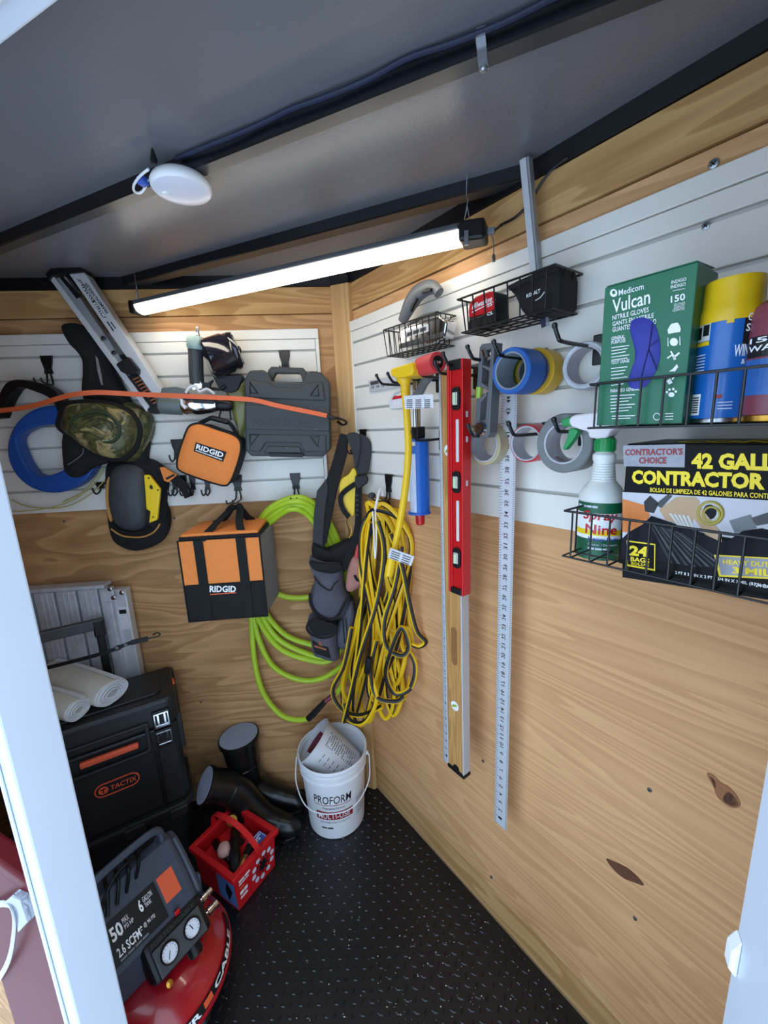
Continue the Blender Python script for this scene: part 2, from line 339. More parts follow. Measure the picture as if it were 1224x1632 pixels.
# ceiling and beams
ce = MB(); ce.prism([V(p.x, p.y, ZC) for p in (eL-tdir*.03, CORNER+mdir*.05, eR+tdir*.03, bR+tdir*.03, bL-tdir*.03)], (0, 0, .03))
ceil = single('ceiling', 'glossy grey sheet metal ceiling', None, ce, 'ceiling_grey', kind='structure')
mat('beam_under_sheen', (52, 53, 56), .30, var=.35, scale=9)  # beam underside: its grey reflection is put into the colour
cm = CORNER.dot(mdir)
def beam(m0, m1):
    half = lambda m: min((cm-m)/math.tan(math.radians(29.2)), 1.075)-.004
    def P(t, m, z): return tdir*(CORNER.dot(tdir)+t) + mdir*m + V(0, 0, z)
    S = [(m0, ZC), (m0, ZB), (m0+.004, ZB-.002), (m1, ZB), (m1, ZC)]; n = len(S)
    b = MB(); b.add([P(-half(m), m, z) for m, z in S]+[P(half(m), m, z) for m, z in S], [tuple(range(n)), tuple(range(2*n-1, n-1, -1))]+[(i, i+n, (i+1) % n+n, (i+1) % n) for i in range(n)])
    b.m = [1 if i == 4 else 0 for i in range(len(b.f))]
    o = child(ceil, 'roof_beam', b, ['beam_black', 'beam_under_sheen']); o['label'] = 'black steel roof beam'
beam(.637, .668); beam(.955, .994)
# white door frame around the opening the picture is taken through
def dp(x, y): d = ray(x, y); p = CAM + d*(MD/d.dot(mdir)); return (p-mdir*MD).dot(tdir), p.z
DF = Frame(tdir, -mdir, mdir*MD)
tl, tr_ = dp(62, 1000)[0], dp(1148, 1632)[0]; zh = dp(50, 37)[1]
t_seam = dp(90, 1500)[0]; JD = MD*(1-tl/t_seam); t_left = tl-.036
b = MB(); b.box(t_left, tl, -JD, 0, -.04, zh); o = single('trim_2', 'white metal door post on the left, its deep inner jamb facing the room', None, b, 'door_white', DF, kind='structure', bevel=.003)
q = MB(); q.box(t_left-.002, t_left+.006, -JD-.004, -JD-.0005, -.04, zh); child(o, 'edge_flange', q, 'door_white', bevel=.0015)
b = MB(); b.box(tr_, tr_+.10, -JD, 0, -.04, zh); o = single('trim_3', 'white metal door post on the right with a strike tab', None, b, 'door_white', DF, kind='structure', bevel=.003)
z0, z1 = dp(1160, 1530)[1], dp(1160, 1470)[1]
q = MB(); q.prism([V(tr_, -.012, z0), V(tr_-.005, -.012, z0+.006), V(tr_-.005, -.012, z1-.012), V(tr_, -.012, z1)], (0, .012, 0)); child(o, 'strike_tab', q, 'white_plastic', bevel=.002)
b = MB(); b.box(t_left-.34, tr_+.10, -JD, 0, zh, zh+.07); o = single('trim_4', 'white metal header rail above the door opening', None, b, 'door_white', DF, kind='structure', bevel=.003)
q = MB(); q.box(tl, tr_, -.035, -.025, zh-.006, zh-.0005); child(o, 'pressed_rib', q, 'door_white', bevel=.002)

# unseen wall round the door, added to darken corners; left gap lets light in
tc_ = CORNER.dot(tdir); half = VL*math.cos(math.radians(29.1))
for nm, t0, t1, z0, z1 in (('wall_door_left', tc_-half-.02, t_left-.34, -.04, ZC), ('wall_door_right', tr_+.101, tc_+half+.02, -.04, ZC), ('wall_door_top', t_left-.34, tr_+.10, zh+.071, ZC)):
    b = MB(); b.box(t0, t1, -.03, 0, z0, z1); single(nm, 'unseen plywood wall around the door opening, added to shape the light', None, b, 'plywood_left', DF, kind='structure')

# ------------------------------------------------------------ slat wall panels
def slatwall(fr, u0, u1, z0, z1, name, label, end):
    T = Thing(name, label, 'slat panel', fr, (u0, 0, z0)); n = 8; h = (z1-z0)/n
    b = MB(); b.box(u0, u1, -.004, -.0005, z0, z1); T.part('backing', b, 'slat_back')
    for k in range(n):
        b = MB(); a = z1-h*(k+1)+(.0065 if k < n-1 else 0); c = z1-h*k
        if k == 0:
            e = MB(); e.box(u0, u1, -.0145, -.0045, c-.030, c); T.part('top_cap', e, 'slat_white', bevel=.0015); c -= .0315
        b.box(u0+(.012 if end < 0 else 0), u1-(.012 if end > 0 else 0), -.013, -.0045, a, c); T.part('slat', b, 'slat_white', bevel=.0018)
    b = MB(); e0 = u0 if end < 0 else u1-.011; b.box(e0, e0+.011, -.0135, -.0045, z0, z1-.0305); T.part('edge_strip', b, 'slat_white', bevel=.0015)
    return T
SL = slatwall(LW, -VL+.01, -.0945, 1.2145, 1.7765, 'slatwall', 'white slat wall panel carrying the knee pads and tool cases, left of the corner', 1)
SR = slatwall(RW, .036, 1.24, 1.2305, 1.7885, 'slatwall', 'white slat wall panel carrying the tape rolls and wire baskets, right of the corner', -1)
screw(SR.o, Frame(RW.X, RW.n, RW.M @ SR.at), 1125, 360, .013, .0055)

# ============================================================ under the ceiling
# LED tube light hung below the beams
mat('led_glow', (255, 245, 226), .4, emit=LED_STRENGTH, var=0)
zl = 1.832
pa, pb = atz(226, 489, zl), atz(735, 374, zl); dirL = (pb-pa).normalized()
LF = Frame(dirL, az(math.degrees(math.atan2(dirL.x, dirL.y))+90), V((pa.x+pb.x)/2, (pa.y+pb.y)/2, zl)); hl = (pb-pa).length/2
T = Thing('shop_light', 'long glowing white tube light hung across the corner under the ceiling', 'light', LF)
b = MB()
prof = [(.026*math.cos(q), -.022*math.sin(q)) for q in [math.pi*k/10 for k in range(11)]]
n = len(prof); b.add([(-hl, x, z) for x, z in prof]+[(hl, x, z) for x, z in prof], [tuple(range(n)), tuple(range(2*n-1, n-1, -1))]+[(i, i+n, (i+1) % n+n, (i+1) % n) for i in range(n)])
T.part('diffuser', b, 'led_glow', smooth=True)
mat('lamp_housing', (70, 72, 76), .4)
b = MB(); b.box(-hl, hl, -.029, .029, .0005, .012); T.part('housing', b, 'lamp_housing', bevel=.003)
for sg in (-1, 1):
    b = MB(); L0 = .052 if sg > 0 else .022; x0, x1 = (hl, hl+L0) if sg > 0 else (-hl-L0, -hl)
    b.prism([V(x0, -.03, .016), V(x1, -.024, .014), V(x1, .024, .014), V(x0, .03, .016)], (0, 0, -.038)); T.part('end_cap', b, 'black_plastic', bevel=.006)
    xh = sg*(hl+.012); b = MB(); zt = ZC-zl-(.001 if sg < 0 else .001)
    b.tube(cat([V(xh-.008, 0, .013), V(xh, 0, .05), V(xh+.002, 0, .062), V(xh-.002, .003, .07), V(xh, 0, zt)], 6), .0012, 6).tube(cat([V(xh+.008, 0, .013), V(xh, 0, .05)], 4), .0012, 6); T.part('hanger_wire', b, 'steel', smooth=True)
b = MB(); x = hl+.060; b.tube(cat([V(x-.008, .0, -.006), V(x+.004, 0, -.02), V(x+.006, 0, -.05)], 6), .0012, 5); b.lathe([(0, 0), (.004, .002), (.004, .012), (.0015, .016)], Matrix.Translation(V(x+.006, 0, -.064)), 8); T.part('pull_chain', b, 'steel', smooth=True)
b = MB(); b.box(hl+.014, hl+.022, -.034, -.030, -.034, -.008); T.part('latch_tab', b, 'steel')
b = MB(); b.box(hl+.053, hl+.068, -.006, .006, -.012, .0); T.part('cord_plug', b, 'grey_plastic', bevel=.002)
# supply cord from lamp to roof rail
b = MB(); P = RW.pts([(781, 361), (800, 358), (822, 346), (845, 322), (862, 293), (880, 270), (905, 250)], .02); P[0] = RW.Mi @ (LF.M @ V(hl+.068, 0, -.006))
P = [p if i == 0 else p for i, p in enumerate(P)]; b.tube(cat(P, 6), .0026, 6)
single('power_cord', 'thin black cord looping from the tube light up to the right roof rail', 'cord', b, 'black_plastic', RW, P[-1], smooth=True)
# round puck light
c = atz(254, 262, ZB); dm = c.dot(mdir); c = c + mdir*(.650-dm)
T = Thing('puck_light', 'round white plastic ceiling light, switched off, with a dangling wire loop', 'light', Frame(tdir, -mdir, V(c.x, c.y, ZB-.002)))
R_ = .053; mat('puck_lens', (222, 222, 234), .3, var=.02, trans=0)
b = MB(); b.lathe([(R_*.86, -.0), (R_*.93, -.004), (R_, -.011), (R_*.99, -.017), (R_*.93, -.021)], None, 48); T.part('rim', b, 'white_plastic', smooth=True, sharp=50)
b = MB(); b.lathe([(R_*.925, -.021), (R_*.80, -.0235), (R_*.5, -.0262), (R_*.2, -.0272), (0, -.0275)], None, 48); T.part('lens', b, 'puck_lens', smooth=True)
b = MB(); b.lathe([(.007, -.026), (.006, -.0295), (0, -.030)], Matrix.Translation((-.022, -.018, 0)), 14); T.part('switch_button', b, 'white_plastic', smooth=True)
b = MB(); b.tube(cat([V(-.02, -.05, -.003), V(-.045, -.048, -.006), V(-.075, -.04, -.010), V(-.09, -.028, -.012), V(-.086, -.018, -.010), V(-.066, -.022, -.006), V(-.05, -.03, -.004)], 8), .0022, 7); wr_ = T.part('wire_loop', b, 'white_plastic', smooth=True)
mat('blue_plastic', (60, 96, 190), .4)
b = MB(); b.box(-.066, -.050, -.042, -.026, -.012, .002); T.part('wire_connector', b, 'blue_plastic', bevel=.003)
b = MB(); b.lathe([(.004, -.006), (.006, .0), (.004, .010), (.0015, .018)], Matrix.Translation((.004, -.058, .0)), 8); T.part('mount_clip', b, 'black_metal', smooth=True)
# cable along the beam
mat('cable_blue', (34, 40, 66), .45)
t0_ = atz(262, 243, 1.93).dot(tdir); t1_ = atz(1090, -45, 1.93).dot(tdir)
P = [tdir*(t0_+(t1_-t0_)*k/12)+mdir*(.6305-.004*abs(math.sin(k*1.1)))+V(0, 0, 1.9335-.004*abs(math.sin(k*.9))) for k in range(13)]
b = MB(); b.tube(cat(P, 5), .0038, 8)
single('ceiling_cable', 'dark blue cable running along the near roof beam to the puck light', 'cable', b, 'cable_blue', WW, P[0], smooth=True)
c = tdir*atz(765, 46, 1.93).dot(tdir)+mdir*.634+V(0, 0, 1.930); T = Thing('cable_clip', 'clear plastic cable clamp screwed to the roof beam', 'clip', Frame(tdir, -mdir, c)); mat('clear_plastic', (200, 205, 215), .15, trans=.75, var=.02)
b = MB(); b.ribbon(cat([V(-.002, .030, -.016), V(-.001, .014, -.016), V(0, .002, -.012), V(0, -.006, -.004), V(.001, -.004, .006), V(.001, .004, .008)], 5), .012, .002, (1, 0, 0)); T.part('strap', b, 'clear_plastic', smooth=True)
b = MB(); b.lathe([(.005, .0), (.005, -.003), (.003, -.005), (0, -.0052)], Matrix.Translation((-.002, .025, -.017)), 12); T.part('screw', b, 'screw_zinc', smooth=True)

# ============================================================ left wall: hooks
def hook2(fr, px, py, label, group=None, pw=.030, ph=.055, prong=.055, n=2, spread=.020, drop=.03, w0=.013, name='slat_hook', up=.012, j=False):
    p = fr(px, py, w0); T = Thing(name, label, 'hook', fr, p, group); x, y, z = p
    b = MB(); b.prism([V(x-pw*.62, y-.004, z), V(x+pw*.62, y-.004, z), V(x+pw*.55, y-.005, z-ph*.35), V(x+pw*.38, y-.006, z-ph*.7), V(x+pw*.45, y-.006, z-ph), V(x-pw*.45, y-.006, z-ph), V(x-pw*.38, y-.006, z-ph*.7), V(x-pw*.55, y-.005, z-ph*.35)], (0, .0045, 0)); T.part('plate', b, 'black_metal', bevel=.001)
    for k in range(n):
        dx = (k-(n-1)/2)*spread
        if j: path = [V(x+dx*.8, y-.006, z-ph*.8), V(x+dx, y-.008, z-ph-drop*.6), V(x+dx, y-.016, z-ph-drop), V(x+dx, y-.034, z-ph-drop-.004), V(x+dx, y-.046, z-ph-drop+.006), V(x+dx, y-.048, z-ph-drop+.018)]
        else: path = [V(x+dx*.4, y-.006, z-ph*.75), V(x+dx*.9, y-.008, z-ph-drop), V(x+dx, y-prong*.5, z-ph-drop-.004), V(x+dx, y-prong, z-ph-drop), V(x+dx, y-prong-.006, z-ph-drop+up)]
        b = MB(); b.tube(cat(path, 5), .0028, 7); T.part('prong', b, 'black_metal', smooth=True)
    return T
hook2(LW, 74, 567, 'black hook at the far left holding the blue fish tape reel')
hook2(LW, 453, 559, 'black hook holding the handle of the dark grey tool case', drop=.012)
hook2(LW, 470, 754, 'black hook carrying the green air hose', drop=.03, prong=.075)
hook2(LW, 377, 757, 'black hook above the square tool bag', drop=.025, prong=.11)
hook2(LW, 281, 700, 'black hook half hidden behind the small orange pouch', drop=.012, j=True)
hook2(LW, 160, 768, 'black J hook at the lower left beside the yellow knee pad', n=1, drop=.012, j=True, ph=.02)
for i, (x, lb) in enumerate(((277, 'leftmost of the row of empty hooks under the small orange pouch'), (292, 'second in the row of empty hooks under the small orange pouch'), (306, 'third in the row of empty hooks under the small orange pouch'), (329, 'rightmost empty hook under the small orange pouch'))):
    hook2(LW, x, 757, 'black double hook, '+lb, 'empty hooks under the small orange pouch', n=2 if i in (0, 3) else 1, drop=.012, j=True, pw=.018, ph=.05, spread=.013)

# ------------------------------------------------------------ fish tape reel
T = Thing('fish_tape', 'blue fish tape reel with yellow tape and black handle, far left of the wall', 'fish tape', LW, LW(82, 785, .02))
mat('reel_blue', (22, 74, 150), .42, var=.12, scale=30); mat('tape_yellow', (186, 172, 84), .45); w1 = .075
cx, cy = 84, 716
outer = [LW(cx+73*math.cos(q), cy+70*math.sin(q), w1) for q in [2*math.pi*k/40 for k in range(40)]]
hole = smooth2([(112, 722), (104, 745), (84, 756), (60, 759), (46, 748), (34, 726), (27, 700), (40, 687), (62, 679), (88, 677), (108, 688), (114, 705)], 8)
import cmath
def by_angle(px, q):
    best = min(px, key=lambda p: abs(cmath.phase(complex(p[0]-cx, p[1]-cy)*cmath.exp(-1j*q)))); return best
inner = [LW(*by_angle(hole, 2*math.pi*k/40), w1) for k in range(40)]
b = MB(); b.ringprism(outer, inner, (0, .045, 0)); rl = T.part('reel', b, 'reel_blue', bevel=.006)
b = MB()
for k in range(6):
    rr = 58+2*k; P = [LW(cx+rr*math.cos(q)*(.95+.01*k), cy-2+rr*math.sin(q)*.82+k, w1-.052-.002*k) for q in [2*math.pi*j/36 for j in range(36)]]; b.tube(P, .0016, 5, closed=True)
for pts in ([(20, 815), (45, 814), (85, 808), (120, 795), (150, 772), (166, 748)], [(18, 796), (40, 806), (75, 810), (110, 806), (145, 787), (170, 762)], [(100, 800), (130, 785), (152, 762), (163, 742)], [(95, 635), (110, 640), (120, 655)]):
    b.tube(cat(LW.pts(pts, w1-.048), 6), .0018, 5)
T.part('tape', b, 'tape_yellow', smooth=True)
ou = smooth2([(-14, 668), (-6, 640), (8, 612), (28, 605), (60, 610), (86, 621), (100, 640), (104, 652)], 4, False); inn = smooth2([(2, 666), (10, 646), (18, 630), (30, 617), (56, 624), (78, 634), (88, 646), (90, 654)], 4, False)
b = MB(); b.prism(LW.pts(ou+inn[::-1], w1+.005), (0, .035, 0)); T.part('handle', b, 'black_plastic', bevel=.004)

# ------------------------------------------------------------ framing nailer magazine leaning from the hook to the ceiling
T = Thing('framing_nailer', 'silver framing nailer magazine slanting up to the ceiling, with copper nails', 'nail gun', LW, LW(245, 665, .04))
def slab(fr, px, w, d): m_ = MB(); m_.prism(fr.pts(px, w), (0, d, 0)); return m_
T.part('magazine', slab(LW, [(106, 431), (134, 434), (258, 625), (256, 636), (250, 640)], .075, .045), 'aluminium', bevel=.002)
mat('rail_grey', (160, 162, 168), .35, metal=.4)
T.part('rail', slab(LW, [(79, 437), (99, 433), (247, 651), (238, 656), (190, 590)], .066, .03), 'rail_grey', bevel=.002)
T.part('rail_edge', slab(LW, [(78, 443), (83, 437), (238, 648), (233, 656)], .078, .012), 'aluminium', bevel=.001)
T.part('end_plate', slab(LW, [(72, 436), (80, 428), (125, 424), (135, 433), (106, 436), (84, 440), (78, 448)], .082, .055), 'black_plastic', bevel=.002)
T.part('slot', slab(LW, [(93, 440), (99, 439), (128, 472), (122, 476)], .0675, .004), 'black_plastic')
ps = slab(LW, [(184, 580), (203, 568), (220, 588), (219, 597), (203, 597), (192, 592)], .092, .03); T.part('pusher', ps, 'black_plastic', bevel=.003)
for x, y in ((166, 539.5), (182.5, 562.5)):
    m_ = MB(); m_.lathe([(.006, 0), (.006, .006), (.003, .008), (0, .008)], axis_frame(LW(x, y, .066), OUT), 12); T.part('bolt', m_, 'black_metal', smooth=True)
m_ = slab(LW, [(190, 566), (197, 564), (200, 569), (193, 572)], .07, .008); T.part('catch', m_, 'black_plastic')
mat('copper', (176, 112, 78), .4, metal=.8)
for k in range(9):
    t = k/8; x, y = 211+(243-211)*t, 604+(642-604)*t
    m_ = MB(); m_.tube([LW(x+1, y+1.5, .080), LW(x+10, y-2.5, .080)], .0028, 6); T.part('nail', m_, 'copper', smooth=True)
T.part('nail_channel', slab(LW, [(203, 600), (215, 596), (252, 648), (243, 652)], .074, .006), 'black_plastic')
T.part('nose_plate', slab(LW, [(234, 652), (247, 646), (254, 646), (265, 652), (262, 657), (246, 660), (238, 658)], .088, .03), 'black_plastic', bevel=.002)
def txt(fr, s_, bl, br, tl_, w_, **k): m_ = MB(); m_.text(s_, rect(fr(*bl, w_), fr(*br, w_), fr(*tl_, w_)), **k); return m_
T.part('brand_box', slab(LW, [(121.5, 444.5), (128, 446), (170, 506), (164, 506)], .0756, .002), 'black_print')
T.part('lettering', txt(LW, 'MASTER COLLATED', (168.5, 504), (126, 445.5), (164.5, 505), .0766, bold=.02), 'white_print')
T.part('lettering', txt(LW, 'FRAMING NAILER', (173, 497), (137, 449.5), (169.5, 500), .0762, bold=.02), 'black_print')
T.part('lettering', txt(LW, '#2', (182, 527), (171, 511), (180, 528.5), .0762), 'black_print')
T.part('lettering', txt(LW, '#3', (185, 523), (177, 512), (183.5, 524.5), .0762), 'black_print')

# ------------------------------------------------------------ camouflage knee pads
mat('slit_grey', (150, 150, 150), .5, metal=.5)
camo('camo_shell', [(34, 38, 26), (96, 92, 54), (52, 58, 36), (168, 150, 100), (84, 80, 50)], 16, .38)
mat('shell_green', (48, 60, 36), .42, var=.2)
T = Thing('knee_pad', 'camouflage knee pad hung by black straps over the blue reel', 'knee pad', LW, LW(160, 760, .03))
cap = [(97, 671), (105, 648), (125, 643), (147, 642), (170, 644), (188, 650), (206, 662), (216, 680), (215, 698), (207, 717), (188, 730), (160, 726), (132, 711), (110, 694), (97, 682)]
capS = smooth2(cap, 3); cc = (160, 686)
def scl(px, k, c): return [(c[0]+(x-c[0])*k, c[1]+(y-c[1])*k) for x, y in px]
b = MB(); b.pillow(LW.pts(scl(capS, 1.13, (157, 687)), .085), OUT, .03, 4, back=.05); T.part('foam_back', b, 'black_fabric', smooth=True)
b = MB(); b.pillow(LW.pts(capS, .105), OUT, .045, 8, back=.01, ctr=LW(165, 686, .105), power=.62); cp_ = T.part('shell', b, 'camo_shell', smooth=True)
def ondome(k): 
    t = k; return .105+.045*(1-t*t)**.62
td = smooth2([(112, 672), (130, 662), (150, 656), (172, 660), (188, 674), (190, 692), (178, 704), (158, 702), (138, 690), (122, 680)], 4)
for k, ww in ((1.0, .140), (.68, .148), (.36, .152)):
    b = MB(); b.tube([LW(x, y, ww) for x, y in scl(td, k, (168, 683))], .0058 if k == 1 else .0045, 6, closed=True); T.part('ridge', b, 'shell_green' if k == 1 else 'camo_shell', smooth=True, parent=cp_)
st = smooth2([(98, 519), (120, 515), (144, 525), (160, 541), (172, 560), (178, 585), (196, 620), (208, 650), (170, 648), (134, 640), (133, 600), (132, 575), (122, 558), (106, 541)], 3)
b = MB(); b.pillow(LW.pts(st, .05), OUT, .022, 4, back=.02); T.part('strap', b, 'black_fabric', smooth=True)
b = MB(); b.prism(LW.pts([(152, 567), (156, 572), (162, 600), (164, 614), (161, 613), (155, 590)], .074), (0, .002, 0)); T.part('strap_slit', b, 'slit_grey')
ls = smooth2([(100, 692), (101, 742), (108, 757), (122, 761), (136, 755), (150, 744), (172, 736), (150, 720), (122, 702)], 3)
b = MB(); b.pillow(LW.pts(ls, .085), OUT, .018, 4, back=.02); T.part('lower_strap', b, 'black_fabric', smooth=True)
b = MB(); b.tube(cat(LW.pts([(108, 741), (120, 733), (131, 724), (133, 714)], .105), 5), .0014, 5); T.part('piping', b, 'grey_plastic', smooth=True)
T = Thing('knee_pad', 'second camouflage knee pad, mostly hidden behind the first one', 'knee pad', LW, LW(228, 730, .02))
b = MB(); b.pillow(LW.pts(smooth2([(196, 640), (216, 646), (232, 656), (240, 672), (239, 692), (229, 716), (214, 736), (190, 730), (185, 680)], 3), .05), OUT, .03, 5, back=.03); T.part('shell', b, 'camo_shell', smooth=True)
b = MB(); b.pillow(LW.pts(smooth2([(196, 690), (236, 694), (234, 730), (236, 760), (205, 760)], 3), .035), OUT, .012, 3, back=.015); T.part('strap', b, 'black_fabric', smooth=True)

# ------------------------------------------------------------ yellow and black knee pad
T = Thing('knee_pad', 'black knee pad with yellow side panel hanging low on the wall', 'knee pad', LW, LW(216, 878, .02))
base = smooth2([(169, 745), (178, 736), (208, 729), (236, 732), (254, 742), (264, 760), (265, 778), (262, 800), (268, 822), (266, 846), (252, 867), (216, 878), (187, 868), (176, 852), (171, 821), (168, 775)], 3)
b = MB(); b.pillow(LW.pts(base, .04), OUT, .035, 5, back=.025); T.part('foam_body', b, 'black_fabric', smooth=True)
mat('scuffed_cap', (58, 60, 63), .6, var=.35, scale=18, bump=.15)
b = MB(); b.pillow(LW.pts(smooth2([(176, 756), (184, 744), (198, 740), (220, 744), (232, 758), (236, 790), (236, 822), (230, 838), (212, 846), (188, 838), (176, 816), (173, 786)], 3), .070), OUT, .032, 7, back=.008, power=.6); T.part('cap', b, 'scuffed_cap', smooth=True)
T.part('side_panel', slab(LW, [(229, 757), (237, 757), (255, 780), (250, 829), (237, 834), (239, 815), (233, 812)], .086, .014), 'yellow_plastic', bevel=.003)
T.part('side_slot', slab(LW, [(234, 815), (238, 815), (238, 828), (235, 829)], .0868, .002), 'black_plastic')
for x, y in ((237, 762), (252, 781), (244, 824)):
    b = MB(); b.lathe([(.003, 0), (.0025, .002), (0, .0025)], axis_frame(LW(x, y, .086), OUT), 8); T.part('rivet', b, 'black_metal', smooth=True)
T.part('emblem', slab(LW, [(238, 776), (240, 772), (243, 775), (244, 779), (240, 780)], .0866, .001), 'black_print')
mat('tan_leather', (186, 130, 62), .7)
T.part('tan_edge', slab(LW, smooth2([(169, 770), (174, 760), (175, 790), (178, 830), (172, 824), (168, 795)], 3), .074, .02), 'tan_leather', bevel=.003)
b = MB(); b.tube(cat(LW.pts([(177, 843), (196, 854), (225, 856), (245, 848), (255, 835)], .073), 6), .003, 6); T.part('trim_cord', b, 'tan_leather', smooth=True)
b = MB(); b.tube(cat(LW.pts([(182, 838), (198, 847), (224, 848), (240, 841)], .078), 6), .004, 6); T.part('rubber_lip', b, 'black_plastic', smooth=True)
b = MB(); b.ribbon(cat(LW.pts([(240, 738), (262, 752), (280, 764), (293, 776), (302, 792)], .05), 5), .032, .004, (1, 0, .9)); sp = T.part('strap', b, 'black_fabric', smooth=True)
T.part('clip', slab(LW, [(254, 745), (261, 744), (282, 757), (268, 769), (261, 766)], .066, .008), 'orange_fabric', bevel=.002)
T.part('clip_slot', slab(LW, [(263, 762), (277, 755), (279, 758), (266, 765)], .0668, .002), 'black_plastic', bevel=.001)

# ------------------------------------------------------------ coil nailer
T = Thing('coil_nailer', 'silver and grey coil nailer with upright handle and black drum magazine', 'nail gun', LW, LW(320, 662, .03))
mat('tool_grey', (96, 104, 102), .4, var=.08); mat('tool_mint', (150, 172, 166), .4); mat('smoke_plastic', (26, 24, 34), .12, var=.3, scale=40, coat=.6)
def pipe(fr, pts, r, w, seg=16, **k): m_ = MB(); m_.tube(fr.pts(pts, w), r, seg, **k); return m_
m_ = MB(); m_.tube(LW.pts([(254, 645), (258, 645), (288, 646), (292, 646)], .085), [.022, .029, .030, .028], 20); T.part('cylinder_cap', m_, 'tool_grey', smooth=True)
T.part('exhaust_cover', slab(LW, [(257, 618), (280, 616), (296, 620), (296, 634), (254, 636)], .095, .03), 'tool_grey', bevel=.003)
m_ = MB(); m_.tube(LW.pts([(290, 646), (296, 646), (318, 645), (338, 644), (346, 644)], .085), [.026, .031, .031, .027, .022], 20); bd = T.part('body', m_, 'chrome', smooth=True)
m_ = MB(); m_.tube(cat(LW.pts([(296, 626), (303, 617), (312, 616), (318, 624), (330, 620), (342, 628)], .10), 6), .0042, 8); T.part('guard_frame', m_, 'white_plastic', smooth=True)
m_ = slab(LW, [(306, 634), (343, 636), (340, 644), (308, 642)], .118, .006); T.part('name_plate', m_, 'black_print', bevel=.001)
m_ = MB(); m_.tube(LW.pts([(289, 636), (290, 645), (296, 651)], .118), .0045, 8); T.part('band', m_, 'white_plastic', smooth=True)
m_ = MB(); m_.tube(LW.pts([(344, 645), (352, 645), (366, 646), (371, 646)], .085), [.017, .02, .018, .012], 14); T.part('nose', m_, 'black_plastic', smooth=True)
m_ = MB(); m_.tube(LW.pts([(314, 612), (312.5, 590), (312, 566), (311.5, 556)], .085), [.021, .0215, .0215, .022], 18); T.part('handle', m_, 'dark_grey_plastic', smooth=True)
m_ = MB(); m_.tube(LW.pts([(313, 558), (313, 553), (313.5, 543), (314, 537)], .085), [.024, .0285, .0285, .025], 22); T.part('handle_cap', m_, 'tool_mint', smooth=True, sharp=50)
m_ = MB(); m_.tube(LW.pts([(314.5, 537), (315, 533), (315, 530), (315, 527), (315, 521)], .085), [.007, .007, .0042, .0055, .0045], 12); T.part('air_plug', m_, 'steel', smooth=True)
m_ = slab(LW, [(302, 615), (318, 604), (322, 611), (322, 620), (306, 622)], .10, .03); T.part('trigger_housing', m_, 'chrome', bevel=.003)
m_ = slab(LW, smooth2([(321, 608), (330, 610), (339, 605), (334, 614), (334, 619), (322, 617)], 3), .095, .016); T.part('trigger', m_, 'black_plastic', bevel=.002)
m_ = MB(); m_.tube(LW.pts([(334, 619), (350, 621), (358, 615)], .09), .005, 8); T.part('safety_rod', m_, 'black_metal', smooth=True)
# drum: short cylinder, axis along the wall, tilted
ctr = LW(352, 566, .09); ax = (LW(395, 552, .075)-LW(332, 572, .115)).normalized(); TF = axis_frame(ctr, ax)
m_ = MB(); m_.lathe([(.0, -.046), (.050, -.046), (.058, -.040), (.059, .018), (.054, .026), (.054, .034)], TF, 28); dr = T.part('drum', m_, 'smoke_plastic', smooth=True)
m_ = MB(); m_.lathe([(.054, .034), (.056, .038), (.055, .046), (.046, .050), (.015, .051), (0, .051)], TF, 28); T.part('drum_lid', m_, 'smoke_plastic', smooth=True, parent=dr)
for k in range(5):
    q = 2*math.pi*k/5+.4; m_ = MB(); m_.tube([TF @ V(.012*math.cos(q), .012*math.sin(q), .053), TF @ V(.046*math.cos(q), .046*math.sin(q), .050)], .0045, 6); T.part('lid_rib', m_, 'dark_grey_plastic', smooth=True, parent=dr)
m_ = MB(); m_.lathe([(.011, .05), (.011, .060), (.006, .064), (0, .064)], TF, 12); T.part('lid_knob', m_, 'black_plastic', smooth=True, parent=dr)
for k in range(6): m_ = MB(); a = LW(342+k*4.6, 536-k*1.0, .10); m_.box(a.x-.003, a.x+.003, a.y, a.y+.012, a.z-.002, a.z+.003); T.part('adjuster_tooth', m_, 'black_plastic')
m_ = slab(LW, [(334, 590), (346, 596), (362, 598), (385, 596), (387, 602), (378, 622), (366, 626), (350, 622)], .082, .03); T.part('magazine_neck', m_, 'black_plastic', bevel=.003)
m_ = MB(); m_.tube(LW.pts([(346, 552), (330, 558), (322, 553)], .095), .007, 8); T.part('handle_link', m_, 'black_plastic', smooth=True)
# olive plastic sleeve hanging behind the nose
mat('olive_film', (122, 120, 58), .22, var=.35, scale=30, trans=.25)
bo = smooth2([(352, 600), (372, 598), (385, 606), (392, 620), (399, 634), (397, 655), (395, 672), (391, 684), (385, 698), (380, 702), (381, 690), (374, 672), (368, 650), (362, 630), (355, 616)], 3)
m_ = MB(); m_.pillow(LW.pts(bo, .062), OUT, .012, 4, back=.006); single('plastic_sleeve', 'crumpled olive plastic sleeve dangling below the black drum', 'plastic wrap', m_, 'olive_film', LW, LW(385, 700, .055), smooth=True)
m_ = MB(); m_.tube(LW.pts([(393, 644), (399, 645), (408, 646)], .075), [.006, .0105, .010], 12); m_.tube(LW.pts([(408, 646), (410, 646)], .075), [.010, .006], 12)
single('plug_cap', 'small red plastic plug in front of the dark grey case', 'cap', m_, 'orange_plastic', LW, LW(400, 646, .075), smooth=True)

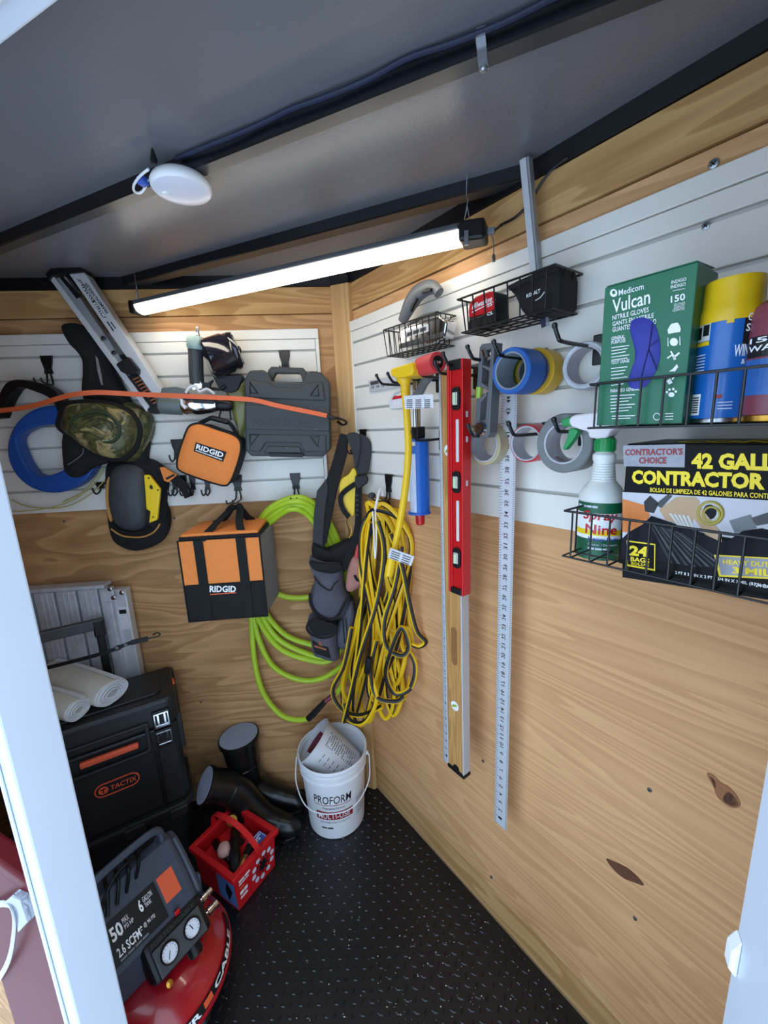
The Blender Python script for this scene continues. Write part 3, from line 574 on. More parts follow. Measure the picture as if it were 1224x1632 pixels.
# ------------------------------------------------------------ small orange pouch
T = Thing('tool_pouch', 'small tilted orange pouch with black piping hanging under the coil nailer', 'pouch', LW, LW(330, 775, .03))
fr_ = [(308, 676), (320, 675), (346, 684), (372, 693), (383, 704), (383, 722), (374, 752), (366, 769), (358, 774), (340, 770), (310, 760), (288, 751), (282, 742), (285, 722), (295, 692), (301, 680)]
S = smooth2(fr_, 3); wf = .115
m_ = MB(); m_.prism(LW.pts(S, wf), (0, .085, 0)); T.part('side_gusset', m_, 'black_fabric', bevel=.006)
m_ = MB(); m_.pillow(LW.pts(scl(S, .975, (332, 725)), wf+.0005), OUT, .014, 6, back=.003); T.part('front_panel', m_, 'orange_fabric', smooth=True)
m_ = MB(); m_.tube(LW.pts(S, wf), .0032, 6, closed=True); T.part('piping', m_, 'black_fabric', smooth=True)
m_ = MB(); m_.tube(cat(LW.pts([(316, 676), (332, 668), (340, 666)], .085)+LW.pts([(362, 672), (372, 682), (378, 695)], .085), 6), .0065, 8, flat=(1, .6)); h_ = T.part('handle', m_, 'black_fabric', smooth=True)
m_ = MB(); m_.tube(LW.pts([(338, 666), (364, 673)], .085), .0085, 10); T.part('handle_grip', m_, 'black_plastic', smooth=True, parent=h_)
m_ = MB(); m_.tube(LW.pts([(352, 655), (349, 667)], .075), .0025, 6).tube(LW.pts([(366, 652), (368, 670)], .075), .0025, 6); T.part('hanging_cord', m_, 'black_fabric', smooth=True)
cn = lambda p, w_: LW(p[0], p[1], w_)
lg = [(308.5, 719), (355, 736), (312, 705), (360.5, 720.5)]; wq = wf+.0155
m_ = MB(); q_ = quad(*[LW(x, y, wq) for x, y in lg]); m_.add([q_(0, 0), q_(1, 0), q_(1, 1), q_(0, 1)], [(0, 1, 2, 3)]); m_.prism([q_(0, 0), q_(1, 0), q_(1, 1), q_(0, 1)], (0, .006, 0)); T.part('logo_patch', m_, 'black_print')
def sub(q, s0, s1, t0, t1, dy=-.0008): return lambda s, t: q(s0+(s1-s0)*s, t0+(t1-t0)*t)+V(0, dy, 0)
m_ = MB(); m_.text('RIDGID', sub(q_, .05, .95, .34, .88), bold=.03); T.part('lettering', m_, 'white_print')
m_ = MB(); z_ = sub(q_, .05, .95, .14, .22); m_.add([z_(0, 0), z_(1, 0), z_(1, 1), z_(0, 1)], [(0, 1, 2, 3)]); T.part('logo_underline', m_, 'white_print')

# ------------------------------------------------------------ dark grey tool case
T = Thing('tool_case', 'dark grey moulded plastic tool case hung on the wall by its handle', 'tool case', LW, LW(460, 728, .03))
mat('case_grey', (50, 52, 52), .48, var=.06, scale=60, bump=.15, bscale=700); wf = .105
o_ = [(389, 604), (398, 590), (420, 589), (428, 596), (434, 608), (482, 609), (488, 597), (494, 591), (512, 593), (526, 609), (527, 716), (515, 728), (400, 727), (391, 717)]
T.part('shell', slab(LW, o_, wf, .08), 'case_grey', bevel=.005)
T.part('handle', slab(LW, [(425, 609), (427, 590), (432, 584), (483, 586), (488, 592), (492, 609), (483, 609), (478, 595), (440, 594), (432, 608)], wf-.025, .03), 'case_grey', bevel=.003)
T.part('upper_panel', slab(LW, [(398, 606), (430, 611), (440, 618), (478, 619), (487, 611), (514, 609), (518, 638), (397, 634)], wf+.006, .006), 'case_grey', bevel=.003)
T.part('middle_panel', slab(LW, [(391, 645), (525, 650), (525, 687), (392, 684)], wf+.004, .004), 'case_grey', bevel=.002)
T.part('lower_panel', slab(LW, [(396, 692), (520, 694), (520, 720), (485, 720), (478, 706), (424, 705), (414, 720), (398, 719)], wf+.006, .006), 'case_grey', bevel=.003)
T.part('lower_rib', slab(LW, [(419, 722), (427, 711), (476, 712), (483, 722)], wf+.006, .006), 'case_grey', bevel=.003)
for tri in ([(398, 609), (411, 627), (399, 626)], [(507, 613), (508, 631), (495, 630)], [(398, 693), (412, 693), (400, 709)], [(495, 696), (508, 696), (507, 712)]):
    m_ = MB(); m_.tube(LW.pts(tri, wf+.0065), .0022, 5, closed=True); T.part('corner_rib', m_, 'black_plastic')
T.part('latch', slab(LW, [(427, 721), (485, 723), (482, 729), (430, 728)], wf+.010, .02), 'black_plastic', bevel=.002)
m_ = MB(); a = wf+.0048; m_.text('PORTER', rect(LW(404, 679, a), LW(448, 680, a), LW(404, 667, a)), bold=.02); m_.text('CABLE.', rect(LW(466, 681, a), LW(504, 682, a), LW(466, 669, a)), bold=.02)
for x in (451, 457.5): m_.prism(LW.pts([(x, 668.5), (x+5, 668.6), (x+5, 673.5), (x, 673.4)], a), (0, .002, 0)); m_.prism(LW.pts([(x, 675), (x+5, 675.1), (x+5, 680), (x, 679.9)], a), (0, .002, 0))
mat('case_relief', (26, 27, 28), .4); T.part('raised_lettering', m_, 'case_relief')
for x, y in ((495, 650), (503, 685), (457, 714), (475, 716), (507, 699)):
    m_ = MB(); p = LW(x, y, wf+.0068); m_.prism([p+V(-.0012, 0, 0), p+V(.0012, 0, .0004), p+V(.0006, 0, .0016)], (0, .002, 0)); T.part('scuff', m_, 'white_print')

# ------------------------------------------------------------ orange flat strap
mat('strap_orange', (228, 104, 56), .6, var=.08, scale=80)
T = Thing('tie_strap', 'flat orange tie-down strap stretched across the left wall items', 'strap', LW, LW(525, 664, .02))
px = [(-6, 655, .085), (30, 651, .10), (60, 645, .12), (100, 633, .15), (131, 627, .168), (163, 625.5, .165), (210, 628, .15), (261, 630, .142), (330, 633, .138), (400, 637, .132), (440, 646, .128), (480, 654, .126), (500, 658, .124), (523, 663, .122)]
m_ = MB(); m_.ribbon(cat([LW(*p) for p in px], 5), .0135, .0025, (0, 0, 1)); T.part('webbing', m_, 'strap_orange', smooth=True)
m_ = MB(); m_.tube(LW.pts([(521, 662.5), (526, 664), (534, 667)], .121), [.007, .0075, .006], 8); m_.tube(cat([LW(534, 666, .120), LW(541, 667, .105), LW(550, 671, .06), LW(552, 675, .03), LW(546, 677, .02), LW(538, 672, .035)], 6), .0042, 8); T.part('hook', m_, 'black_plastic', smooth=True)

# ------------------------------------------------------------ square tool bag
wb, wf = .03, .20
f0, f1 = LW(292, 991, wf), LW(428, 991, wf); zt = LW(354, 858, wf).z; zb = f0.z; ul, ur = LW(286, 880, wf).x, f1.x; zs = LW(354, 929, wf).z
T = Thing('tool_bag', 'square orange and black tool bag with grey side hanging from webbing handles', 'bag', LW, V((ul+ur)/2, -.1, zb))
mat('grey_fabric', (140, 142, 146), .8, var=.08, scale=80, bump=.3, bscale=500)
m_ = MB(); m_.prism([V(ul+.004, -wf+.002, zb+.002), V(ur-.002, -wf+.002, zb+.002), V(ur, -wf+.004, zt), V(ur+.002, -wb, zt-.004), V(ur+.004, -wb, zb+.006), V(ul, -wb, zb)][:2]+[V(ur-.002, -wf+.002, zt), V(ul+.001, -wf+.002, zt)], (.014, wf-wb-.002, 0)); T.part('side_panel', m_, 'grey_fabric', bevel=.008)
m_ = MB(); m_.box(ul, ur, -wf-.004, -wf+.006, zb, zs-.001); T.part('lower_front', m_, 'black_fabric', bevel=.004)
m_ = MB(); m_.box(ul, ur, -wf-.004, -wf+.006, zs, zt); T.part('upper_front', m_, 'orange_fabric', bevel=.004)
m_ = MB(); m_.prism([V(ul+.008, -wf, zt+.006), V(ur-.003, -wf, zt+.006), V(ur-.003, -wb-.01, zt+.012), V(ul+.02, -wb-.01, zt+.012)], (0, 0, .014)); T.part('lid', m_, 'orange_fabric', bevel=.006)
m_ = MB(); m_.tube([V(ul+.006, -wf-.002, zt+.006), V(ur, -wf-.002, zt+.006), V(ur+.001, -wb, zt+.008)], .0055, 6); T.part('zipper', m_, 'black_fabric', smooth=True)
m_ = MB(); m_.tube([V(ul, -wf-.004, zb), V(ul, -wf-.004, zt), V(ur, -wf-.004, zt), V(ur, -wf-.004, zb)], .0035, 6, closed=True); T.part('piping', m_, 'black_fabric', smooth=True)
for xc in (321.5, 388.5):
    u = LW(xc, 900, wf).x; m_ = MB(); m_.box(u-.0145, u+.0145, -wf-.0075, -wf-.0042, zb+.002, zt); T.part('webbing', m_, 'black_fabric', bevel=.001)
hk = LW(377, 812, .095)
for w_, dn in ((wf+.004, 0), (wb+.03, 1)):
    a, b2 = LW(321.5, 858, wf).x, LW(388.5, 858, wf).x
    for u0, du in ((a, -.018), (b2, .012)):
        m_ = MB(); m_.ribbon(cat([V(u0, -w_, zt+(.0 if not dn else .02)), V(u0*.55+hk.x*.45+du*.2, -(w_*.7+.095*.3), zt+(hk.z-zt)*.55), V(hk.x+du, -.097, hk.z+.004), V(hk.x, -.095, hk.z+.012)], 6), .024, .0035, (1, 0, .2)); T.part('handle', m_, 'black_fabric', smooth=True)
m_ = MB(); a = LW(334, 944, wf+.006); b2 = LW(376, 944, wf+.006); c2 = LW(334, 933.5, wf+.006); m_.text('RIDGID', rect(a, b2, c2), bold=.03); T.part('lettering', m_, 'white_print')
m_ = MB(); a = LW(334, 947.5, wf+.006); m_.box(a.x, b2.x, a.y, a.y+.002, a.z-.002, a.z+.0012); T.part('underline', m_, 'orange_plastic')

# ------------------------------------------------------------ green air hose
mat('hose_green', (172, 200, 40), .42, var=.1, scale=20)
T = Thing('air_hose', 'bright green air hose coiled over its hook behind the tool belt', 'hose', LW, LW(470, 800, .05))
def px3(l): return [LW(*p) for p in l]
loops = [
 [(470, 793, .085), (500, 803, .07), (528, 838, .05), (546, 890, .035), (536, 935, .03), (490, 952, .03), (440, 945, .022), (410, 900, .022), (408, 850, .03), (428, 812, .06)],
 [(468, 799, .095), (500, 810, .075), (524, 845, .05), (552, 910, .04), (556, 980, .04), (530, 1030, .035), (492, 1026, .03), (450, 1008, .03), (415, 960, .02), (404, 900, .022), (408, 850, .03), (430, 815, .06)],
 [(470, 805, .08), (496, 815, .07), (518, 850, .05), (548, 920, .05), (552, 1000, .05), (525, 1046, .045), (485, 1040, .04), (440, 1015, .035), (412, 965, .022), (400, 900, .022), (412, 850, .032), (436, 820, .06)],
 [(466, 811, .09), (492, 822, .07), (514, 858, .05), (540, 930, .06), (556, 1000, .06), (530, 1050, .055), (490, 1051, .05), (442, 1030, .04), (408, 975, .022), (402, 900, .022), (416, 850, .04), (440, 825, .06)],
 [(470, 800, .075), (508, 812, .06), (536, 860, .04), (560, 950, .04), (556, 1040, .04), (530, 1072, .04), (500, 1084, .035), (466, 1080, .03), (432, 1058, .03), (410, 1010, .03), (400, 950, .02), (402, 880, .022), (425, 818, .06)]]
m_ = MB()
for l in loops: m_.tube(cat(px3(l), 7, True), .0102, 10, closed=True)
m_.tube(cat(px3([(448, 806, .07), (415, 850, .03), (401, 920, .02), (401, 985, .025), (406, 1055, .03), (420, 1105, .035), (445, 1137, .04), (470, 1147, .05), (495, 1145, .06)]), 7), .0102, 10)
m_.tube(cat(px3([(536, 1106, .06), (545, 1092, .06), (556, 1070, .05), (562, 1030, .05)]), 5), .0102, 10)
T.part('hose', m_, 'hose_green', smooth=True)
m_ = MB(); m_.tube(px3([(491, 1146, .062), (500, 1137, .063), (518, 1118, .064)]), [.012, .0125, .0105], 10); T.part('sleeve', m_, 'black_plastic', smooth=True)
mat('fitting_maroon', (110, 40, 52), .4); m_ = MB(); m_.tube(px3([(518, 1118, .064), (527, 1111, .063), (537, 1104, .062)]), [.009, .010, .008], 8); T.part('fitting', m_, 'fitting_maroon', smooth=True)

# ------------------------------------------------------------ tool belt
T = Thing('tool_belt', 'black and grey tool belt with pouches hanging in the corner', 'tool belt', LW, LW(530, 1050, .05))
mat('pouch_grey', (82, 80, 90), .85, var=.15, scale=60, bump=.35, bscale=450); mat('strap_dark', (38, 38, 40), .7, var=.15, scale=50, bump=.2)
def soft(px, w_, h, m2, nm, back=.012, n=3, rings=4, parent=None):
    q = MB(); q.pillow(LW.pts(smooth2(px, n), w_), OUT, h, rings, back=back); return T.part(nm, q, m2, smooth=True, parent=parent)
b1 = [(542, 690), (556, 694), (553, 726), (538, 780), (521, 863), (516, 874), (498, 866), (500, 820), (505, 783), (521, 762), (531, 731)]
T.part('belt', slab(LW, b1, .115, .012), 'black_fabric', bevel=.004)
T.part('belt_edge', slab(LW, [(521, 762), (505, 784), (500, 822), (498, 864), (514, 870), (518, 815), (523, 780)], .119, .004), 'strap_dark', bevel=.002)
T.part('belt', slab(LW, smooth2([(554, 694), (576, 692), (591, 705), (590, 738), (584, 758), (570, 757), (565, 731), (560, 712)], 3), .128, .016), 'strap_dark', bevel=.004)
T.part('belt_fold', slab(LW, smooth2([(553, 692), (570, 690), (575, 706), (572, 730), (567, 748), (562, 722), (556, 706)], 3), .137, .009), 'strap_dark', bevel=.003)
T.part('buckle', slab(LW, [(566, 759), (584, 756), (588, 763), (586, 770), (572, 780), (566, 774)], .142, .018), 'black_plastic', bevel=.004)
yp = slab(LW, smooth2([(543, 765), (556, 756), (563, 746), (569, 757), (566, 800), (564, 822), (556, 818), (547, 800), (541, 785)], 3), .105, .012); T.part('yellow_padding', yp, 'yellow_plastic', bevel=.004)
m_ = MB(); m_.ribbon(cat(LW.pts([(572, 768), (556, 778), (545, 788), (543, 800), (548, 814), (556, 824)], .112), 6), .016, .007, (1, 0, 1)); T.part('padding_band', m_, 'black_fabric', smooth=True)
m_ = MB(); m_.ribbon(cat(LW.pts([(572, 772), (571, 800), (571, 830), (566, 858), (556, 884), (548, 908)], .118), 6), .022, .006, (1, 0, 0)); T.part('webbing', m_, 'black_fabric', smooth=True)
for k in range(5):
    p = LW(569.5, 789+k*8, .124); m_ = MB(); m_.box(p.x-.0055, p.x+.0055, p.y, p.y+.005, p.z-.005, p.z+.005); T.part('ladder_lock', m_, 'black_plastic', bevel=.001)
m_ = MB(); m_.tube(cat(LW.pts([(556, 824), (552, 832), (557, 845), (556, 858), (561, 846), (558, 832)], .12), 5), .0016, 5); T.part('split_ring', m_, 'brass', smooth=True)
soft([(516, 876), (535, 870), (556, 860), (566, 858), (566, 875), (553, 903), (546, 912), (520, 900), (500, 893), (498, 866)], .10, .02, 'black_fabric', 'back_panel', back=.03)
soft([(492, 896), (499, 890), (520, 896), (541, 896), (547, 911), (549, 936), (558, 952), (552, 975), (541, 986), (528, 990), (508, 985), (499, 976), (492, 960), (495, 945), (500, 934), (500, 915)], .115, .045, 'pouch_grey', 'pouch', back=.05, rings=6)
soft([(494, 894), (515, 898), (540, 899), (545, 908), (530, 914), (508, 911), (497, 905)], .152, .006, 'black_fabric', 'pouch_lip', back=.008)
m_ = MB(); m_.tube(cat(LW.pts([(501, 918), (510, 932), (526, 941), (532, 932), (540, 925)], .163), 5), .0022, 5); T.part('pocket_piping', m_, 'black_fabric', smooth=True)
m_ = MB(); m_.tube(cat(LW.pts([(494, 946), (495, 962), (505, 978), (524, 988), (538, 982), (549, 962), (557, 948)], .150), 6), .0048, 7); T.part('pouch_binding', m_, 'black_fabric', smooth=True)
soft([(489, 997), (497, 985), (515, 990), (536, 997), (538, 1020), (541, 1049), (527, 1052), (511, 1047), (499, 1041), (495, 1018)], .125, .042, 'pouch_grey', 'front_pocket', back=.05, rings=6)
soft([(492, 997), (500, 988), (518, 992), (533, 999), (528, 1010), (510, 1014), (497, 1007)], .163, .004, 'black_fabric', 'pocket_mouth', back=.006)
m_ = MB(); m_.tube(cat(LW.pts([(489, 1000), (497, 987), (516, 991), (536, 999), (530, 1013), (512, 1017), (495, 1010)], .166), 5, True), .004, 6, closed=True); T.part('pocket_rim', m_, 'black_fabric', smooth=True)
T.part('logo_patch', slab(LW, [(498, 1023), (523, 1032), (527, 1050), (501, 1041)], .167, .012), 'black_fabric', bevel=.001)
mat('logo_rust', (150, 84, 56), .7); T.part('logo', slab(LW, [(507, 1027), (510, 1021), (514, 1030)], .1685, .001), 'logo_rust'); T.part('logo', slab(LW, [(501, 1028), (520, 1034), (520, 1037), (501, 1031)], .1685, .001), 'logo_rust')
soft([(537, 1001), (548, 975), (561, 957), (567, 980), (567, 1005), (563, 1027), (556, 1036), (545, 1034), (537, 1028)], .118, .03, 'pouch_grey', 'side_pocket', back=.05, rings=5)
for x in (546, 551): m_ = MB(); m_.tube(LW.pts([(x, 985), (x+3, 1025)], .149), .0018, 5); T.part('seam', m_, 'black_fabric', smooth=True)
# work glove tucked behind the pouch
T2 = Thing('work_glove', 'dusty salmon work glove tucked between tool belt and yellow cord', 'glove', LW, LW(570, 943, .10))
mat('glove_salmon', (176, 120, 108), .85, var=.2, scale=40, bump=.2); mat('glove_red', (206, 82, 72), .8)
T = T2
soft([(558, 897), (564, 888), (574, 886), (588, 893), (591, 899), (586, 913), (580, 929), (566, 940), (556, 943), (551, 935), (553, 915)], .125, .018, 'glove_salmon', 'palm', back=.012)
soft([(576, 890), (590, 896), (586, 912), (578, 918), (571, 910)], .139, .008, 'glove_red', 'knuckle_guard', back=.006)
for f in ([(568, 889), (570, 876), (571, 868)], [(574, 889), (578, 880), (581, 874)], [(579, 892), (584, 886), (588, 884)], [(586, 898), (591, 897), (594, 899)]):
    m_ = MB(); m_.tube(LW.pts(f, .130), [.007, .0065, .004], 8); T.part('finger', m_, 'glove_red', smooth=True)
m_ = MB(); m_.tube(cat(LW.pts([(565, 917), (570, 925), (580, 922), (588, 912)], .147), 5), .004, 6); T.part('cuff_strap', m_, 'black_fabric', smooth=True)

# ============================================================ yellow extension cord in the corner
mat('cord_yellow', (236, 190, 22), .42, var=.06); mat('cord_black', (20, 20, 20), .45)
T = Thing('extension_cord', 'long hank of yellow and black extension cord hanging in the corner', 'extension cord', CW, CW(605, 800, .16))
rnd = random.Random(11)
def cp_(x, y, w_): return CW(x, y, w_)
path = []; N_ = 15
bots = [(560, 1148), (588, 1150), (610, 1060), (640, 1112), (572, 1100), (628, 1140), (655, 1060), (600, 1120), (585, 1080), (650, 1115), (615, 1145), (665, 1030), (560, 1120), (632, 1090), (575, 1155)]
for i in range(N_):
    k = i/(N_-1); wq = .09+.085*rnd.random(); tx = 600+rnd.uniform(-14, 20)
    bx, by = bots[i]; lx = 572+rnd.uniform(0, 24); rx = 612+rnd.uniform(0, 48)
    path += [(tx, 800+rnd.uniform(-3, 16), wq), (tx+(rx-tx)*.75, 832+rnd.uniform(-6, 10), wq), (rx, 900+rnd.uniform(-20, 20), wq-.01), ((rx+bx)/2+rnd.uniform(-8, 14), 1000+rnd.uniform(-30, 20), wq), (bx+14, by-40+rnd.uniform(-8, 8), wq), (bx, by, wq), (bx-14, by-36+rnd.uniform(-8, 8), wq+.005), ((lx+bx)/2+rnd.uniform(-12, 8), 990+rnd.uniform(-25, 25), wq+.01), (lx, 900+rnd.uniform(-20, 20), wq), (lx+(tx-lx)*.3, 838+rnd.uniform(-8, 8), wq)]
m_ = MB(); m_.tube(cat([cp_(*p) for p in path], 6), .0080, 8, stripe=2)
extra = [[(602, 830, .235), (612, 880, .235), (600, 960, .235), (575, 1040, .235), (558, 1110, .23), (548, 1150, .225)],
         [(622, 850, .22), (640, 900, .21), (652, 960, .20), (664, 1005, .19), (678, 1022, .18), (668, 1030, .18), (655, 1026, .19)],
         [(640, 870, .2), (630, 930, .21), (612, 990, .22), (616, 1030, .22), (640, 1045, .21), (652, 1030, .2), (640, 1000, .2), (622, 1040, .22), (615, 1075, .22), (630, 1105, .21), (655, 1095, .2), (662, 1060, .19), (648, 1030, .19)],
         [(600, 1020, .21), (590, 1070, .22), (600, 1110, .22), (630, 1118, .21), (645, 1110, .2)],
         [(560, 1000, .17), (548, 1060, .18), (530, 1100, .19), (545, 1130, .19), (575, 1140, .2), (610, 1125, .2)],
         [(548, 1120, .2), (556, 1146, .21), (575, 1153, .22), (590, 1140, .22), (600, 1110, .22), (588, 1070, .21)]]
for e_ in extra: m_.tube(cat([cp_(*p) for p in e_], 7), .0080, 8, stripe=2)
cordp = T.part('cord', m_, ['cord_yellow', 'cord_black'], smooth=True)
m_ = MB(); m_.tube([cp_(588, 1048, .235), cp_(587, 1062, .235), cp_(585, 1071, .235)], [.009, .013, .011], 10); T.part('plug', m_, 'black_plastic', smooth=True)
for dx in (-3, 3): m_ = MB(); m_.box(-.001, .001, -.003, .003, 0, .016, T=Matrix.Translation(cp_(585+dx, 1077, .235))); T.part('plug_prong', m_, 'brass')
m_ = MB(); m_.tube(cat([cp_(598, 812, .235), cp_(601, 798, .22), cp_(604, 784, .19), cp_(608, 779, .17), cp_(610, 790, .16)], 6), .004, 7); m_.tube(cat([cp_(598, 812, .236), cp_(600, 850, .24), cp_(598, 890, .24), cp_(596, 860, .235), cp_(594, 815, .235)], 5), .0022, 6); T.part('carry_hook', m_, 'white_plastic', smooth=True)
m_ = MB(); m_.lathe([(.008, 0), (.011, .01), (.008, .02), (0, .022)], axis_frame(cp_(596, 789, .13), (-.3, -1, 0)), 10); T.part('clamp', m_, 'dark_grey_plastic', smooth=True)

# ------------------------------------------------------------ yellow triple-tap lead going up to the hooks
T = Thing('triple_tap', 'yellow three-way outlet end of the cord resting on the peg hooks', 'extension cord', RW, RW(648, 620, .13))
wt = .155
hd = [(625, 588), (661, 577), (663, 592), (658, 601), (648, 604), (646, 607), (643, 607), (632, 604), (624, 598)]
m_ = MB(); m_.prism(RW.pts([(622, 588), (656, 577), (659, 590), (655, 599), (634, 603), (623, 599)], wt), (0, .06, 0)); T.part('outlet_block', m_, 'cord_yellow', bevel=.003)
m_ = MB(); P = RW.pts([(644, 597), (645, 606), (646, 613), (646, 628), (647, 634)], wt-.028); m_.tube(P, [.022, .019, .012, .0105, .0085], 12); T.part('strain_relief', m_, 'cord_yellow', smooth=True)
for k in range(4): m_ = MB(); a = RW(646, 614+k*4, wt-.028); m_.lathe([(.0125, -.001), (.0125, .001)], Matrix.Translation(a), 14); T.part('relief_ring', m_, 'cord_yellow', smooth=True)
P = [RW(646, 630, wt-.028), RW(649, 670, .125), RW(651, 715, .125), RW(648, 760, .13), RW(643, 800, .14), RW(636, 840, .15), RW(629, 875, .16), RW(625, 905, .165)]
m_ = MB(); m_.tube(cat(P, 7), .0092, 10); T.part('cord', m_, 'cord_yellow', smooth=True)
m_ = MB(); m_.tube([RW(626, 886, .165), RW(624, 895, .168), RW(620, 916, .17)], [.010, .013, .012], 10); T.part('splice', m_, 'cord_yellow', smooth=True)
mat('tag_white', (214, 212, 214), .5, var=.25, scale=140)
m_ = slab(RW, [(643, 631), (690, 628), (691, 650), (645, 652)], wt+.006, .001); tg = T.part('warning_tag', m_, 'tag_white')
m_ = MB()
for k in range(3):
    for j in range(5): x = 648+k*14; y = 637+j*3; m_.prism(RW.pts([(x, y), (x+9, y-.5), (x+9, y+.8), (x, y+1.3)], wt+.0068), (0, .0006, 0))
T.part('fine_print', m_, 'dark_grey_plastic', parent=tg)
m_ = slab(RW, [(622, 873), (660, 887), (655, 902), (618, 889)], .182, .001); tg = T.part('warning_tag', m_, 'tag_white')
m_ = MB()
for j in range(4):
    for k in range(2): x = 625+k*17-j*1; y = 878+j*3.4+k*6.2; m_.prism(RW.pts([(x, y), (x+13, y+4.7), (x+12.7, y+5.8), (x-.3, y+1.1)], .1828), (0, .0006, 0))
T.part('fine_print', m_, 'dark_grey_plastic', parent=tg)

# ============================================================ on the floor
# ------------------------------------------------------------ white bucket and mixing cup
BX, BY = -.228, 1.322
BF = floor_frame(BX, BY, 0, 90)
fa = math.degrees(math.atan2(-BX, -BY))      # bearing from bucket to the lens
def cyl_map(cx, cy, rad, a0, a1, z0, z1, lean=0.0):        # wraps a text box round a cylinder; angles are compass bearings
    def f(s, t):
        a = math.radians(a0+(a1-a0)*s); z = z0+(z1-z0)*t; r = rad(z) if callable(rad) else rad
        return V(cx+r*math.sin(a), cy+r*math.cos(a), z+lean*(s-.5))
    return f
T = Thing('bucket', 'white plastic joint compound bucket with wire handle standing in the corner', 'bucket', BF)
mat('bucket_white', (238, 240, 244), .4, var=.05, scale=14)
hb = .30; rb = lambda z: .113+.018*z/hb
b = MB(); b.lathe([(.0, .0), (.108, .0), (.113, .004), (rb(.235), .235), (.1335, .236), (.1335, .243), (.1285, .244), (.1285, .262), (.1345, .263), (.1345, .270), (.130, .271), (.130, .285), (.138, .287), (.139, .296), (.1365, .300), (.133, .299), (.1325, .29), (.1275, .26), (.107, .008), (0, .008)], None, 56); T.part('body', b, 'bucket_white', smooth=True, sharp=40)
for sg in (-1, 1):
    b = MB(); b.lathe([(.009, 0), (.009, .008), (.005, .011), (0, .011)], axis_frame(V(sg*.133, 0, .268), (sg, 0, 0)), 12); T.part('handle_boss', b, 'bucket_white', smooth=True)
b = MB(); b.tube(cat([V(-.141, 0, .268), V(-.147, -.010, .25), V(-.142, -.055, .19), V(-.09, -.124, .155), V(0, -.146, .145), V(.09, -.124, .155), V(.142, -.055, .19), V(.147, -.010, .25), V(.141, 0, .268)], 8), .0022, 6); T.part('wire_handle', b, 'bucket_white', smooth=True)
def bl(a0, a1, z0, z1, off=.0008, lean=0.0):
    g = cyl_map(0, 0, lambda z: rb(z)+off, a0, a1, z0, z1, lean)
    return g
C0 = fa if fa > 0 else fa+360
mat('maroon_print', (150, 40, 48), .5)
def band(a0, a1, z0, z1, off, mm, nm, n=16):
    g = bl(a0, a1, z0, z1, off); q = MB(); q.grid(g, n, 1); T.part(nm, q, mm)
for nm, tx, a0, a1, z0, z1, mm, bd, off in (('lettering', 'PROFORM', 42, -28, .162, .196, 'black_print', .004, .001), ('lettering', 'Professional Formula', 26, -14, .139, .147, 'dark_grey_plastic', 0, .001), ('lettering', 'MULTI-USE', 36, -24, .097, .121, 'white_print', .008, .0016), ('lettering', 'Lightweight Joint Compound', 34, -24, .076, .084, 'dark_grey_plastic', 0, .001), ('lettering', '#2', 32, 8, .050, .058, 'dark_grey_plastic', 0, .001)):
    q = MB(); q.text(tx, bl(C0+a0, C0+a1, z0, z1, off), bold=bd, shear=.12 if tx == 'PROFORM' else 0); T.part(nm, q, mm)
band(C0+42, C0-28, .1550, .1575, .001, 'maroon_print', 'underline'); band(C0+40, C0-30, .092, .127, .001, 'maroon_print', 'label_band')
q = MB()
for k in range(9):
    g = bl(C0-38, C0-62, .145-.009*k, .149-.009*k, .001); q.grid(g, 5, 1)
mat('faint_print', (176, 178, 186), .5); T.part('fine_print', q, 'faint_print')
for ch in T.o.children:
    for v in ch.data.vertices: v.co.x *= .925; v.co.y *= .925
# mixing cup inside, leaning out of the bucket
cdir = V(-.70, .06, .66).normalized(); c0 = V(BX+.055, BY-.006, .205)
T = Thing('mixing_cup', 'translucent printed mixing pail leaning inside the white bucket', 'mixing cup', WW, c0)
mat('cup_white', (222, 222, 226), .35, var=.05, trans=.15)
TF = axis_frame(c0, cdir); hc = .175; b = MB(); b.lathe([(0, 0), (.066, 0), (.084, hc-.006), (.087, hc-.004), (.087, hc), (.0825, hc), (.064, .003), (0, .003)], TF, 40); T.part('cup', b, 'cup_white', smooth=True, sharp=40)
def cupmap(a0, a1, h0, h1, inner=False):
    def f(s, t):
        a = a0+(a1-a0)*s; h = h0+(h1-h0)*t; r = .0662+.018*h/hc+(.0008 if not inner else -.0034); return TF @ V(r*math.cos(a), r*math.sin(a), h)
    return f
toC = TF.inverted() @ CAM; ac = math.atan2(toC.y, toC.x)
q = MB()
for k in range(9):
    for j in range(14):
        if rnd.random() < .25: continue
        q.grid(cupmap(ac+.15+k*.075, ac+.20+k*.075, .02+j*.0095, .024+j*.0095), 1, 1)
T.part('mixing_table', q, 'dark_grey_plastic')
q = MB()
for k in range(6):
    for j in range(2): q.grid(cupmap(ac-.55+j*.25, ac-.38+j*.25, .02+k*.022, .0225+k*.022), 2, 1)
T.part('graduation', q, 'dark_grey_plastic')
q = MB(); q.grid(cupmap(ac+math.pi+.55, ac+math.pi-.55, .125, .15, True), 10, 1); T.part('label_band', q, 'fitting_maroon')
q = MB(); q.grid(cupmap(ac+math.pi+.6, ac+math.pi-.6, .085, .115, True), 10, 1); T.part('label_band', q, 'dark_grey_plastic')
def inn(a0, a1, h0, h1):
    g = cupmap(a0, a1, h0, h1, True)
    def f(s, t):
        p = g(s, t); c = TF @ V(0, 0, h0+(h1-h0)*t); return p+(c-p).normalized()*.0006
    return f
q = MB(); q.text('MIX-n-POUR', inn(ac+math.pi-.5, ac+math.pi+.5, .110, .090), bold=.02); T.part('lettering', q, 'white_print')

